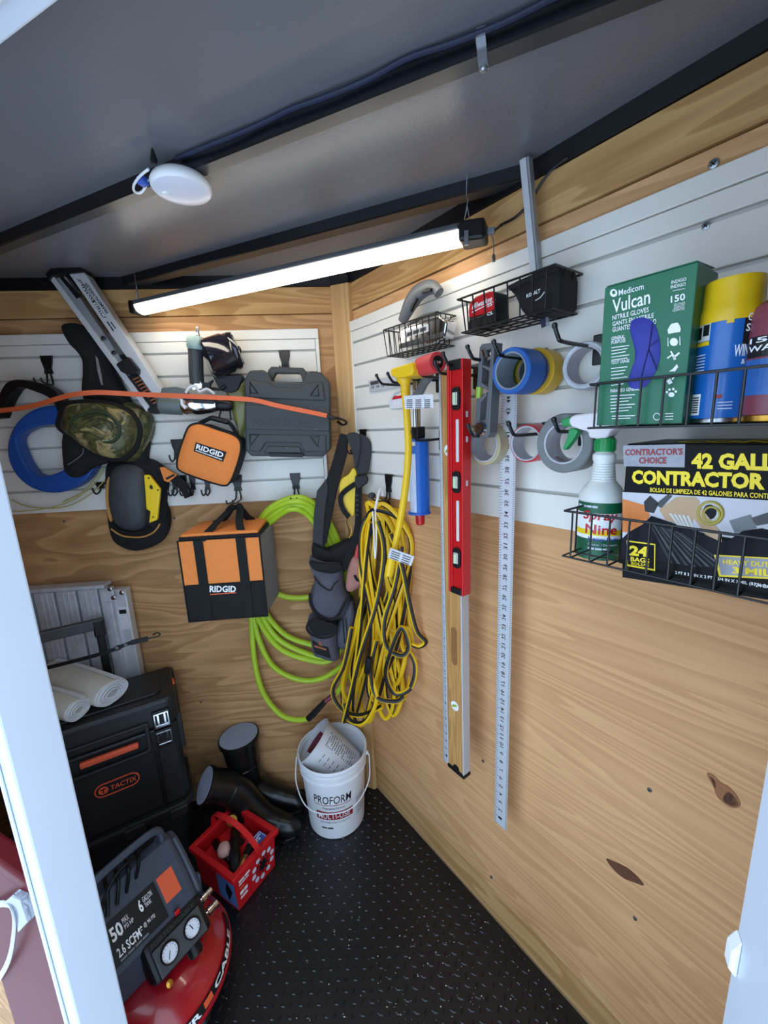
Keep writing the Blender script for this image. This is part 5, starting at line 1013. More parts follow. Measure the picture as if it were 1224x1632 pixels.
for ch in T.o.children_recursive:
    if ch.name.split('.')[0] in ('tank', 'tank_seam', 'rubber_foot', 'decal_band', 'decal_mark') or (ch.name.startswith('lettering') and max(v.co.z for v in ch.data.vertices) < .13): continue
    for v in ch.data.vertices: v.co = V(.008+v.co.x*.82, v.co.y*.86-.004, .180+(v.co.z-.172)*.90)

# ------------------------------------------------------------ red panel left of the door post, standing in for an unidentified red part
CHF = Frame(tdir, -mdir, mdir*.245)
zt = CHF(2, 1372).z; x1 = t_left-.008
T = Thing('red_panel', 'glossy red panel of unknown use with clear plastic latch, left of the white door post', 'cabinet', CHF, V(x1-.14, .01, -.04))
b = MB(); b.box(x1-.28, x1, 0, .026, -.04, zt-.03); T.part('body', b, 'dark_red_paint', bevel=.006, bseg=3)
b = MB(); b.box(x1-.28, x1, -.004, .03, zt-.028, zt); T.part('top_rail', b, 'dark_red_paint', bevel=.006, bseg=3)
b = MB(); b.tube(cat([CHF(-14, 1446, .006), CHF(6, 1440, .012), CHF(20, 1448, .016), CHF(23, 1480, .016), CHF(14, 1530, .012), CHF(-6, 1566, .006)], 6), .006, 8, flat=(1, .5)); T.part('clear_handle', b, 'clear_plastic', smooth=True)
b = MB(); b.prism(CHF.pts([(4, 1440), (18, 1428), (32, 1434), (44, 1470), (28, 1488), (22, 1452)], .016), (0, .012, 0)); T.part('clear_latch', b, 'clear_plastic', bevel=.002)

# ============================================================ right wall: peg hooks
def peg(x, y, w_, label, plate=True, reach=None):
    p = RW(x, y, w_); u, z = p.x, p.z; T = Thing('peg_hook', label, 'hook', RW, V(u, -.014, z-.02)); zb_ = z-.022
    b = MB(); b.tube(cat([V(u, -.018, zb_), V(u, -w_*.5, zb_-.001), V(u, -w_+.022, zb_), V(u, -w_+.012, zb_+.005), V(u, -w_+.004, zb_+.015), V(u, -w_, z)], 5), .0034, 8); b.lathe([(.0042, -.004), (.0046, 0), (.0035, .003), (0, .004)], axis_frame(V(u, -w_, z), (0, -.35, 1)), 10); T.part('prong', b, 'black_metal', smooth=True)
    b = MB(); b.box(u-.010, u+.010, -.0185, -.0135, zb_-.03, zb_+.022); T.part('plate', b, 'black_metal', bevel=.002)
peg(600, 598, .12, 'leftmost peg hook under the small basket, in front of the steel rule'); peg(618, 595, .12, 'second peg hook from the left, beside the yellow outlet block')
peg(642, 588, .135, 'third peg hook from the left, in front of the yellow outlet block'); peg(665, 583, .14, 'peg hook reaching under the red reel')
peg(693, 577, .15, 'peg hook holding the wooden level'); peg(706, 563, .16, 'peg hook holding the red level'); peg(745, 552, .155, 'peg hook holding the small grey torpedo level')
peg(787, 544, .17, 'peg hook through the blue and yellow tape rolls'); peg(884, 518, .16, 'peg hook above the crumpled white tape roll beside the green box')
peg(746, 678, .15, 'peg hook through the clear packing tape'); peg(811, 675, .14, 'peg hook through the red tape roll'); peg(883, 668, .12, 'peg hook through the grey duct tape'); peg(656, 688, .12, 'peg hook beside the chrome rods of the blue caulking gun')
hook2(RW, 620, 756, 'black slat hook above the coiled yellow cord', drop=.02)
hook2(RW, 579, 684, 'black slat hook beside the tool belt near the corner', drop=.02)

# ------------------------------------------------------------ tape rolls
def depth(P): return (RW.M @ P - CAM).dot(F0)
def roll(label, cx, cy, hh, wf, wid, rin, outer, core, name='tape_roll', group='tape rolls on the peg hooks', face=None):
    c = RW(cx, cy, wf); R_ = (RW(cx, cy-hh, wf).z-RW(cx, cy+hh, wf).z)/2; T = Thing(name, label, 'tape', RW, c+V(0, wid/2, -R_), group)
    M_ = axis_frame(c, (0, 1, 0)); r = R_*rin
    b = MB(); b.lathe([(r+.003, .0005), (R_-.002, 0), (R_, .002), (R_, wid-.002), (R_-.002, wid), (r+.003, wid)], M_, 40); T.part('tape', b, outer, smooth=True, sharp=40)
    b = MB(); b.lathe([(r, 0), (r+.003, -.0006), (r+.003, wid+.0006), (r, wid)], M_, 40); b.f.pop(); b.m.pop(); b.f.pop(); b.m.pop(); b.lathe([(r+.0, 0), (r, wid)], M_, 40); b.f.pop(); b.m.pop(); b.f.pop(); b.m.pop(); T.part('core', b, core, smooth=True, sharp=40)
    # open the tape mesh (remove caps)
    o = [x for x in T.o.children if x.name.startswith('tape')][0]; bm = bmesh.new(); bm.from_mesh(o.data); bmesh.ops.delete(bm, geom=[f for f in bm.faces if len(f.verts) > 10], context='FACES'); bm.to_mesh(o.data); bm.free()
    return T, c, R_, M_
mat('tape_blue', (26, 86, 160), .45, var=.1); mat('tape_blue_dark', (22, 60, 128), .45, var=.1); mat('tape_amber', (214, 166, 44), .45, var=.08); mat('core_grey', (120, 128, 138), .6, var=.2, scale=60); mat('core_green', (84, 132, 60), .6)
mat('tape_grey', (112, 114, 114), .5, var=.15, scale=50); mat('tape_tan', (196, 182, 142), .3, trans=.2); mat('tape_red', (196, 48, 60), .4); mat('core_print', (178, 174, 180), .55, var=.3, scale=45); mat('tape_silver', (190, 194, 200), .35, metal=.3, var=.35, scale=60)
roll('blue painter tape roll at the front of its peg, above the long rule', 813, 591, 37.5, .142, .050, .74, 'tape_blue', 'core_grey')
roll('darker blue tape roll sandwiched between the front blue and yellow rolls', 828, 592, 36.5, .090, .030, .74, 'tape_blue_dark', 'core_green')
roll('yellow tape roll at the back of the peg behind the blue rolls', 850, 592, 37, .058, .038, .72, 'tape_amber', 'core_grey')
roll('crumpled silver white tape roll half hidden behind the green glove box', 930, 583, 38.5, .058, .040, .76, 'tape_silver', 'core_print')
roll('clear tan packing tape roll behind the grey torpedo level', 770, 709, 33, .085, .048, .78, 'tape_tan', 'core_print')
roll('narrow red tape roll to the right of the long rule', 838, 707, 30.5, .075, .040, .84, 'tape_red', 'core_print')
T, c, R_, M_ = roll('thick grey duct tape roll beside the spray bottle', 897, 707, 47.5, .105, .048, .64, 'tape_grey', 'core_print')
mi_ = M_.inverted()
for a, tx in ((2.75, 'Nashua'), (3.55, 'Nashua')):
    q = MB(); r = R_*.64-.0008; q.text(tx, lambda s, t: M_ @ V(r*math.cos(a+(s-.5)*.62), r*math.sin(a+(s-.5)*.62), .012+.018*t), bold=.02); T.part('lettering', q, 'fitting_maroon')

# ------------------------------------------------------------ long aluminium rule
def ruler(label, xl, xr, ytop, ybot, w_, mm, n, marks=True, xr2=None, name='straightedge'):
    a, c = RW(xl, (ytop+ybot)/2, w_), RW(xr, (ytop+ybot)/2, w_); zt, zb_ = RW(xl, ytop, w_).z, RW(xl, ybot, w_).z
    T = Thing(name, label, 'ruler', RW, V((a.x+c.x)/2, -w_, zb_)); b = MB(); b.box(a.x, c.x, -w_, -w_+.002, zb_, zt); T.part('blade', b, mm, bevel=.0004)
    b = MB(); L_ = (zt-zb_)/n; wd = c.x-a.x
    for k in range(n*4): z = zb_+L_*k/4; l = wd*(.26 if k % 4 == 0 else .16); b.box(a.x+.0005, a.x+l, -w_-.0004, -w_, z, z+.0008)
    for k in range(n*5): z = zb_+L_*k/5; b.box(c.x-wd*.13, c.x-.0005, -w_-.0004, -w_, z, z+.0008)
    T.part('graduations', b, 'black_print')
    b = MB()
    for k in range(1, n):
        z = zb_+L_*k; s_ = str(k); h = wd*.30
        b.text(s_, lambda s, t: V(a.x+wd*.34+h*t*.9, -w_-.0004, z-.004*len(s_)*.9+.0075*len(s_)*s*.9), bold=.01)
    T.part('numbers', b, 'black_print'); return T
T = ruler('long aluminium rule hanging free beside the blue tape rolls', 793.5, 816, 600, 1313, .055, 'aluminium', 46)
ruler('aluminium rule hanging behind the wooden level', 703, 714.5, 600, 1208, .05, 'aluminium', 44)
a = RW(589, 622, .018)
T = Thing('steel_rule', 'short steel rule end poking out behind the yellow outlet block', 'ruler', RW, a)
T.part('blade', slab(RW, [(587, 607), (655, 594), (657, 612), (589, 625)], .020, .003), 'aluminium', bevel=.0005)
b = MB()
for k, s_ in enumerate(('15', '14', '13', '12', '11')): x = 592+k*8; b.text(s_, rect(RW(x, 620-k*1.5, .0206), RW(x+4, 619.3-k*1.5, .0206), RW(x, 615-k*1.5, .0206)), bold=.02)
T.part('numbers', b, 'black_print'); T.part('maker_mark', slab(RW, [(590, 608.5), (603, 606), (603.5, 611.5), (590.5, 614)], .0205, .0004), 'dark_grey_plastic')

# ------------------------------------------------------------ red level
wf, dpt = .135, .027
a, c = RW(713, 760, wf), RW(737.5, 760, wf); zt, zb_ = RW(725, 573, wf).z, RW(727, 947, wf).z; u0, u1 = a.x, c.x; fw = .0055
T = Thing('spirit_level', 'red aluminium spirit level with three vials hanging in front of the wooden one', 'level', RW, V((u0+u1)/2, -wf+.01, zb_))
mat('level_red', (208, 30, 32), .28, metal=.25, var=.05); mat('vial', (196, 206, 170), .15, var=.05); mat('pale_slot', (206, 204, 200), .5)
b = MB(); b.box(u0+fw, u1-fw, -wf+.006, -wf+dpt-.006, zb_, zt); T.part('web', b, 'level_red')
for x0 in (u0, u1-fw): b = MB(); b.box(x0, x0+fw, -wf, -wf+dpt, zb_, zt); T.part('flange', b, 'level_red', bevel=.0015)
b = MB(); b.box(u0+fw, u0+fw+.005, -wf+.002, -wf+.0055, zb_+.004, zt-.004); T.part('rib', b, 'level_red', bevel=.001)
for yy in (635, 769, 890):
    z = RW(727, yy, wf).z; um = (u0+u1)/2+.001; hw, hh = .0115, .024
    ol = [V(um+hw*math.copysign(abs(math.cos(q))**.6, math.cos(q)), -wf+.001, z+hh*math.copysign(abs(math.sin(q))**.6, math.sin(q))) for q in [2*math.pi*k/24 for k in range(24)]]
    b = MB(); b.prism(ol, (0, .012, 0)); vh = T.part('vial_housing', b, 'black_plastic', bevel=.001)
    b = MB(); b.box(um-.0065, um+.0065, -wf-.0006, -wf+.0005, z-.013, z+.013); T.part('vial_window', b, 'pale_slot', bevel=.002, parent=vh)
    b = MB(); b.tube([V(um, -wf-.001, z-.011), V(um, -wf-.001, z+.011)], .005, 10); T.part('vial', b, 'vial', smooth=True, parent=vh)
for y0, y1 in ((668, 737), (799, 864)):
    z1, z0 = RW(730, y0, wf).z, RW(730, y1, wf).z; um = (u0+u1)/2+.003; b = MB(); b.box(um-.004, um+.004, -wf+.004, -wf+.0065, z0, z1); T.part('hand_slot', b, 'pale_slot', bevel=.002)
for z0, z1, nm in ((zt-.02, zt+.001, 'end_cap'), (zb_-.001, zb_+.014, 'end_cap')): b = MB(); b.box(u0+fw+.0005, u1-fw-.0005, -wf+.0005, -wf+dpt-.002, z0, z1); T.part(nm, b, 'black_plastic', bevel=.002)
for yy in (660, 770, 700): z = RW(745, yy, wf-.015).z; b = MB(); b.box(u1-.0002, u1+.0005, -wf+.010, -wf+.016, z-.006, z+.006); T.part('scuff', b, 'pale_slot')

# ------------------------------------------------------------ wooden level
wf, dpt = .100, .026
a, c = RW(715, 1150, wf), RW(739, 1150, wf); zt, zb_ = RW(722, 588, wf).z, RW(730, 1229, wf).z; u0, u1 = a.x-.006, c.x
T = Thing('spirit_level', 'long wooden spirit level with metal edges hanging behind the red one', 'level', RW, V((u0+u1)/2, -wf+.012, zb_))
b = MB(); b.box(u0+.004, u1-.004, -wf+.0015, -wf+dpt-.002, zb_, zt); T.part('body', b, 'level_pine', bevel=.001)
for x0 in (u0, u1-.0035): b = MB(); b.box(x0, x0+.0035, -wf, -wf+dpt, zb_, zt); T.part('metal_edge', b, 'aluminium', bevel=.0005)
um = (u0+u1)/2+.002
for yy, s_ in ((1127, 1.0), (718, 1.0)):
    z = RW(728, yy, wf).z; uu = um if yy > 800 else um-.006; b = MB(); b.lathe([(.013, 0), (.013, .0022), (.0095, .0026), (.0095, .0012)], axis_frame(V(uu, -wf+.001, z), OUT), 24); vh = T.part('vial_ring', b, 'white_plastic', smooth=True, sharp=40)
    b = MB(); b.lathe([(.0095, .0005), (0, .0007)], axis_frame(V(uu, -wf+.001, z), OUT), 20); T.part('vial_well', b, 'vial', parent=vh)
    b = MB(); b.tube([V(uu-.007, -wf-.001, z-.003), V(uu+.007, -wf-.001, z+.004)], .003, 8); mat('vial_green', (150, 180, 60), .2); T.part('vial', b, 'vial_green', smooth=True, parent=vh)
z0, z1 = RW(727, 1062, wf).z, RW(727, 1002, wf).z; h = .010; mat('slot_wood', (140, 94, 50), .6)
b = MB(); b.prism([V(um-h, -wf+.0008, z0+.008), V(um-h*.4, -wf+.0008, z0), V(um+h*.4, -wf+.0008, z0), V(um+h, -wf+.0008, z0+.008), V(um+h, -wf+.0008, z1-.008), V(um+h*.4, -wf+.0008, z1), V(um-h*.4, -wf+.0008, z1), V(um-h, -wf+.0008, z1-.008)], (0, .0008, 0)); T.part('hand_slot', b, 'slot_wood')
b = MB(); b.box(u0, u1+.001, -wf-.001, -wf+dpt+.001, zb_-.012, zb_); T.part('end_cap', b, 'black_plastic', bevel=.002)
b = MB(); b.lathe([(.011, 0), (.011, .001), (0, .001)], axis_frame(V(um, -wf+.001, zb_+.002), OUT), 18); T.part('end_plug', b, 'black_plastic')
for ch in T.o.children_recursive:
    for v in ch.data.vertices: v.co.x -= v.co.z*.0135

# ------------------------------------------------------------ grey torpedo level
T = Thing('torpedo_level', 'small grey torpedo level hanging between red level and blue tape', 'level', RW, RW(768, 699, .10)); wq = .118
mat('torpedo_grey', (92, 94, 97), .45, var=.08)
T.part('edge_rail', slab(RW, [(783, 547), (788, 545), (780, 690), (776, 698), (771, 697)], wq, .026), 'torpedo_grey', bevel=.0015)
T.part('upper_block', slab(RW, [(764, 553), (768, 548), (784, 546), (782, 556), (769, 560), (767, 613), (760, 612)], wq, .024), 'torpedo_grey', bevel=.0015)
T.part('upper_web', slab(RW, [(767, 580), (781, 586), (780, 592), (767, 584)], wq-.002, .018), 'torpedo_grey', bevel=.001)
T.part('shoulder', slab(RW, [(760, 612), (768, 610), (777, 617), (776, 622), (766, 616), (760, 617)], wq, .022), 'torpedo_grey', bevel=.001)
T.part('lower_block', slab(RW, [(759, 637), (766, 634), (775, 625), (775, 631), (766, 641), (764, 672), (757, 676)], wq, .024), 'torpedo_grey', bevel=.001)
T.part('end_block', slab(RW, [(757, 672), (775, 668), (776, 694), (773, 698), (760, 699), (756, 695)], wq-.001, .022), 'torpedo_grey', bevel=.002)
b = MB(); b.tube(RW.pts([(764, 616), (763, 634)], wq-.008), .0065, 10); T.part('vial', b, 'vial_green', smooth=True)
b = MB(); b.tube(RW.pts([(772, 558), (777, 572)], wq-.004), .0075, 10); T.part('vial', b, 'chrome', smooth=True)
b = MB(); b.lathe([(.014, 0), (.015, .006), (.012, .012), (0, .012)], axis_frame(RW(770, 683, wq-.006), OUT), 18); ds = T.part('angle_dial', b, 'chrome', smooth=True)
for k in range(3): b = MB(); p = RW(768, 676+k*6, wq+.0075); b.box(p.x-.011, p.x+.009, p.y-.001, p.y, p.z-.001, p.z+.001); T.part('dial_line', b, 'black_print', parent=ds)

# ------------------------------------------------------------ caulking gun
mat('gun_blue', (24, 96, 190), .35, var=.05)
T = Thing('caulking_gun', 'blue caulking gun with chrome rods hanging left of the wooden level', 'caulking gun', RW, RW(670, 815, .07)); wg = .065
ct_ = RW(667, 760, wg); zt, zb_ = RW(667, 701, wg).z, RW(667, 816, wg).z; R_ = .029
b = MB(); n = 14; ang = [math.radians(-70+220*k/n) for k in range(n+1)]      # half shell open to the left
outer = [V(ct_.x+R_*math.cos(q), ct_.y-R_*math.sin(q), zb_) for q in ang]; inner = [V(ct_.x+(R_-.002)*math.cos(q), ct_.y-(R_-.002)*math.sin(q), zb_) for q in ang[::-1]]
ang = [math.radians(-125+180*k/n) for k in range(n+1)]; outer = [V(ct_.x+R_*math.cos(q), ct_.y-R_*math.sin(q), zb_) for q in ang]; inner = [V(ct_.x+(R_-.002)*math.cos(q), ct_.y-(R_-.002)*math.sin(q), zb_) for q in ang[::-1]]
b.prism(outer+inner, (0, 0, zt-zb_)); T.part('cradle', b, 'gun_blue', smooth=True)
for z0, z1 in ((zb_-.003, zb_+.002), (zt-.004, zt+.003)): b = MB(); b.lathe([(0, z0), (R_+.002, z0), (R_+.002, z1), (0, z1)], Matrix.Translation((ct_.x, ct_.y, 0)), 28); T.part('end_plate', b, 'gun_blue', smooth=True, sharp=40)
mat('cartridge', (206, 216, 236), .35, var=.2, scale=50)
b = MB(); b.lathe([(.0245, zb_+.003), (.0245, zt-.02)], Matrix.Translation((ct_.x, ct_.y, 0)), 24); cr_ = T.part('cartridge', b, 'cartridge', smooth=True, sharp=40)
b = MB(); b.lathe([(.0248, zt-.035), (.0248, zt-.016)], Matrix.Translation((ct_.x, ct_.y, 0)), 24); T.part('cartridge_band', b, 'gun_blue', smooth=True, parent=cr_, sharp=40)
b = MB(); b.lathe([(.010, zb_-.034), (.0125, zb_-.03), (.013, zb_-.003)], Matrix.Translation((ct_.x+.003, ct_.y, 0)), 14); T.part('nozzle_cap', b, 'red_paint', smooth=True)
zr = RW(667, 606, wg).z
for dx in (-.0075, .0075): b = MB(); b.tube([V(ct_.x+dx, ct_.y, zt), V(ct_.x+dx, ct_.y, zr)], .0052, 10); T.part('rod', b, 'chrome', smooth=True)
b = MB(); p = RW(667, 690, wg); b.box(ct_.x-.016, ct_.x+.016, ct_.y-.014, ct_.y+.014, p.z-.014, p.z+.016); T.part('ratchet_block', b, 'black_plastic', bevel=.003)
b = MB(); b.tube(cat(RW.pts([(641, 622), (630, 628), (624, 638), (623, 648), (628, 651), (648, 649)], wg+.012), 5), .0042, 8); T.part('handle_frame', b, 'aluminium', smooth=True)
b = MB(); b.ribbon(cat(RW.pts([(662, 634), (670, 622), (676, 610), (682, 602), (684, 594)], wg+.012), 5), .020, .012, (1, 0, .2)); T.part('trigger', b, 'grey_plastic', smooth=True)
T.part('label_card', slab(RW, [(623, 633), (644, 629), (644, 648), (624, 650)], wg+.014, .001), 'tag_white'); T.part('label_stripe', slab(RW, [(625, 632), (643, 629.5), (643, 634), (625, 637)], wg+.0148, .0006), 'red_paint')
# red reel
c = RW(697, 576, .125); T = Thing('red_reel', 'red cylindrical reel with black hub lying over the peg hooks', 'reel', RW, c)
M_ = axis_frame(RW(698, 577, .135), (-1, .22, 0)); mat('reel_red', (206, 58, 62), .5)
b = MB(); b.lathe([(.013, 0), (.021, 0), (.022, .002), (.022, .068), (.02, .07), (0, .07)], M_, 28); T.part('barrel', b, 'reel_red', smooth=True, sharp=40)
b = MB(); b.lathe([(.0135, -.0005), (.0085, -.001), (.006, .002), (0, .002)], M_, 20); T.part('hub', b, 'black_plastic', smooth=True)
b = MB(); b.lathe([(0, -.003), (.005, -.0025), (.0055, .002)], M_, 12); T.part('hub_screw', b, 'chrome', smooth=True)

# ------------------------------------------------------------ wire baskets
def basket(label, u0, u1, z0, z1, w0, w1, fronts, ns, nb, rr=.0019, flare=.0):
    T = Thing('wire_basket', label, 'basket', RW, V((u0+u1)/2, -w0, z0)); W3 = lambda u, w_, z: V(u, -w_, z)
    for nm, z, k in (('rim', z1, 0), ('bottom_rim', z0, flare)):
        b = MB(); b.tube([W3(u0+k, w0, z), W3(u0+k, w1-k, z), W3(u1-k, w1-k, z), W3(u1-k, w0, z)], rr*1.25 if nm == 'rim' else rr, 7, closed=True); T.part(nm, b, 'black_metal', smooth=True)
    for u in fronts:
        ub = u0+k+(u-u0)*(u1-u0-2*k)/(u1-u0); b = MB(); b.tube([W3(u, w1, z1), W3(ub, w1-flare, z0), W3(ub, w0, z0)], rr, 6); T.part('front_wire', b, 'black_metal', smooth=True)
    for e, f_ in ((u0, u0+flare), (u1, u1-flare)):
        for i in range(1, ns+1):
            w_ = w0+(w1-w0)*i/(ns+1); b = MB(); b.tube([W3(e, w_, z1), W3(f_, w_, z0)], rr, 6); T.part('side_wire', b, 'black_metal', smooth=True)
    for i in range(1, nb+1):
        w_ = w0+(w1-w0)*i/(nb+1); b = MB(); b.tube([W3(u0+flare, w_, z0), W3(u1-flare, w_, z0)], rr, 6); T.part('floor_wire', b, 'black_metal', smooth=True)
    return T
# small basket
wf = .085; A, B_, Cc = RW(611, 526, wf), RW(694, 498, wf), RW(621, 566, wf)
fx = [A.x+(B_.x-A.x)*k/9 for k in range(10)]
basket('small black wire basket, leftmost of the four', A.x, B_.x, Cc.z, (A.z+B_.z)/2, .018, wf, fx, 3, 3, .0014, .006)
SBZ = Cc.z
# plane with curved grey handle inside it
T = Thing('hand_plane', 'silver plane with curved grey handle lying in the small wire basket', 'hand tool', RW, V((A.x+B_.x)/2, -.045, SBZ))
T.part('body', slab(RW, [(634, 553), (636, 528), (650, 517), (700, 503), (712, 513), (708, 538), (690, 546)], .066, .035), 'chrome', bevel=.004)
T.part('name_plate', slab(RW, [(645, 540), (646, 528), (682, 516), (683, 528)], .0672, .001), 'tag_white')
b = MB(); b.text('#3', rect(RW(648, 537.5, .0677), RW(680, 527, .0677), RW(648.5, 530, .0677)), bold=.02); T.part('lettering', b, 'dark_grey_plastic')
T.part('blade_strip', slab(RW, [(636, 556), (636, 548), (706, 528), (708, 536)], .069, .004), 'dark_grey_plastic', bevel=.001)
b = MB(); pth = cat(RW.pts([(641, 512), (648, 497), (655, 483), (665, 469), (680, 459), (693, 459), (700, 467)], .055), 5); b.tube(pth, [.013+.008*math.sin(math.pi*min(1, i/(len(pth)-1)*1.15)) for i in range(len(pth))], 12, flat=(1, .8)); T.part('handle', b, 'torpedo_grey', smooth=True)
for px in ([(652, 492), (656, 484), (662, 474), (664, 477), (658, 488), (654, 497)], [(671, 466), (680, 459), (687, 459), (685, 464), (672, 468)]): T.part('handle_recess', slab(RW, px, .0715, .006), 'black_plastic', bevel=.001)
b = MB(); b.tube(cat(RW.pts([(652, 520), (668, 508), (682, 502), (698, 499)], .062), 5), .005, 8); T.part('lever', b, 'dark_grey_plastic', smooth=True)
# wide basket
wf = .105; A, B_, Cc = RW(729, 479, wf), RW(882, 421, wf), RW(739, 528, wf)
fx = [RW(x, 470, wf).x for x in (736, 753, 771, 787, 808, 828, 848.5, 871)]
basket('wide black wire basket holding the tape measure and the black pouch', A.x, B_.x+.004, Cc.z, (A.z+B_.z)/2, .018, wf, fx, 2, 3, .0017, .006)
T = Thing('tape_measure', 'red and black tape measure in the wide wire basket', 'tape measure', RW, V(RW(768, 500, .09).x, -.07, Cc.z))
ol = [(747, 529), (746, 495), (749, 482), (757, 472), (772, 466), (787, 463), (791, 512)]
T.part('case', slab(RW, ol, .092, .045), 'black_plastic', bevel=.004)
T.part('side_face', slab(RW, smooth2([(748, 505), (748, 487), (757, 474), (772, 468), (786, 465), (788, 492), (764, 502)], 2), .0945, .003), 'red_paint', bevel=.001)
b = MB(); b.text('Milwaukee', rect(RW(752, 494, .0952), RW(784, 480, .0952), RW(752, 485, .0952)), bold=.01, shear=.3); b.text("25'", rect(RW(776, 490, .0952), RW(786, 486, .0952), RW(776, 484, .0952)), bold=.02); b.prism(RW.pts([(752, 497), (782, 482.5), (782, 483.5), (752, 498.5)], .0952), (0, .0006, 0)); T.part('lettering', b, 'white_print')
T.part('bumper', slab(RW, smooth2([(747, 527), (748, 509), (764, 504), (788, 494), (790, 510), (770, 520)], 2), .0955, .004), 'black_plastic', bevel=.002)
b = MB(); b.text('CL', rect(RW(776, 504, .0962), RW(786, 500, .0962), RW(776, 499, .0962)), bold=.02); T.part('lettering', b, 'white_print')
T = Thing('nail_pouch', 'black pouch with white lettering in the wide wire basket', 'pouch', RW, V(RW(855, 480, .08).x, -.06, Cc.z))
ol = [(806, 457), (826, 447), (860, 432), (889, 421), (893, 440), (892, 486), (884, 496), (838, 505), (829, 494), (820, 472)]
T.part('body', slab(RW, ol, .088, .062), 'black_fabric', bevel=.006)
T.part('flap', slab(RW, [(806, 456), (826, 446), (860, 431), (889, 420), (891, 430), (850, 446), (812, 464)], .092, .006), 'black_fabric', bevel=.003)
b = MB(); b.text('KOBALT', rect(RW(839, 475, .0895), RW(861, 466, .0895), RW(839, 469, .0895)), bold=.02); T.part('lettering', b, 'white_print')
b = MB(); b.tube(cat(RW.pts([(853, 479), (861, 474), (868, 465)], .0895), 5), .001, 5); T.part('swoosh', b, 'pale_slot')
T = Thing('price_tag', 'small blue and clear tag hanging below the wide wire basket', 'tag', RW, RW(866, 522, .05))
T.part('tag', slab(RW, [(860, 505), (869, 502), (870, 520), (863, 523)], .055, .001), 'cable_blue'); T.part('clear_edge', slab(RW, [(869, 502), (874, 501), (875, 519), (870, 520)], .055, .001), 'clear_plastic')
# aluminium bar standing behind the wide basket
p0, p1 = RW(856, 432, .022), RW(836, 250, .022)
ztop = ZC-.004
def wz(px, py, z):                      # find w where the pixel ray reaches height z
    P = RW.Mi @ atz(px, py, z); return P
q0, q1 = RW(856, 470, .024), wz(836, 253, ZC-.012)
T = Thing('aluminium_bar', 'silver aluminium bar leaning from the wide basket up to the ceiling', 'metal bar', RW, q0)
X_ = V(1, 0, 0); d_ = (q1-q0).normalized(); b = MB(); s_ = .0085
def barbox(x0, x1, y0, y1): return [q0+V(x0, y0, 0), q0+V(x1, y0, 0), q0+V(x1, y1, 0), q0+V(x0, y1, 0)]
for (x0, x1, y0, y1, nm) in ((-s_, s_*.55, -.004, .004, 'face'), (s_*.6, s_*1.1, -.002, .012, 'side_channel')):
    b = MB(); b.prism(barbox(x0, x1, y0, y1), q1-q0); T.part(nm, b, 'aluminium' if nm == 'face' else 'rail_grey', bevel=.0008)

# ------------------------------------------------------------ upper big basket with glove box and cans
wf = .20; A = RW(941, 613, wf); zb1 = RW(1000, 681, wf).z; fx = [RW(x, 640, wf).x for x in (949, 985, 1019.5, 1056, 1097, 1138, 1182)]; fx += [fx[-1]+.031*k for k in range(1, 6)]
U1 = 1.23
basket('upper right wire basket holding the green glove box and spray cans', A.x, U1, zb1, A.z, .018, wf, [x for x in fx if x < U1], 4, 5, .0015, .0)
wg = .188; t0, t1, b1_ = RW(964, 458, wg), RW(1107, 419, wg), RW(1093, 674, wg); gx0, gx1, gz1 = t0.x, (t1.x+b1_.x)/2, (t0.z+t1.z)/2; gz0 = zb1+.003
T = Thing('glove_box', 'green cardboard box of nitrile gloves standing in the upper right basket', 'box', RW, V((gx0+gx1)/2, -wg+.035, gz0))
mat('box_green', (22, 104, 72), .38, var=.05, scale=12); mat('glove_indigo', (48, 52, 150), .6, var=.12, scale=40, bump=.2, bscale=90)
b = MB(); b.box(gx0, gx1, -wg, -wg+.072, gz0, gz1); T.part('carton', b, 'box_green', bevel=.0012)
b = MB(); b.prism([V(gx0+.002, -wg+.001, gz1+.0005), V(gx1-.002, -wg+.001, gz1+.0005), V(gx1-.004, -wg+.07, gz1+.006), V(gx0+.004, -wg+.07, gz1+.006)], (0, 0, .0012)); T.part('top_flap', b, 'box_green')
GP = lambda x, y: RW(x, y, wg+.0008)
gl = smooth2([(1005, 514), (1012, 508), (1025, 506), (1040, 512), (1048, 529), (1052, 551), (1051, 573), (1044, 594), (1031, 614), (1016, 620), (1004, 617), (1001, 607), (1005, 594), (1011, 577), (1012, 560), (1008, 542), (1004, 527)], 3)
b = MB(); b.pillow([GP(x, y) for x, y in gl], OUT, .004, 4, back=.0006); gv = T.part('glove_window', b, 'glove_indigo', smooth=True)
for l in ([(1040, 514), (1034, 555), (1022, 600)], [(1033, 555), (1047, 590)], [(1034, 553), (1050, 540)]): b = MB(); b.tube([RW(x, y, wg+.005) for x, y in l], .0006, 5); mat('indigo_dark', (26, 28, 90), .6); T.part('crease', b, 'indigo_dark', parent=gv)
def gt(s_, bl_, br_, tl_, mm='white_print', **k): q = MB(); q.text(s_, rect(GP(*bl_), GP(*br_), GP(*tl_)), **k); T.part('lettering', q, mm)
gt('Medicom', (986, 471.5), (1026, 461), (986, 462), bold=.01); gt('Vulcan', (976, 500), (1036, 484), (976, 478), bold=.012); gt('NITRILE GLOVES', (976, 510.5), (1034, 497), (976, 503), bold=.01); gt('GANTS EN NITRILE', (976, 520), (1042, 506), (976, 513), bold=.01); gt('GUANTES DE NITRILO', (976, 529.5), (1046, 516), (976, 522), bold=.01)
gt('GENERAL', (974.5, 543), (996, 539), (974.5, 537), bold=.01); gt('PURPOSE', (974.5, 549), (997, 545), (974.5, 543.5), bold=.01); gt('TOUT USAGE', (974, 581), (1003, 577), (974, 576), bold=.01); gt('PARA USO GENERAL', (973, 626), (1020, 622), (973, 620.5), bold=.01)
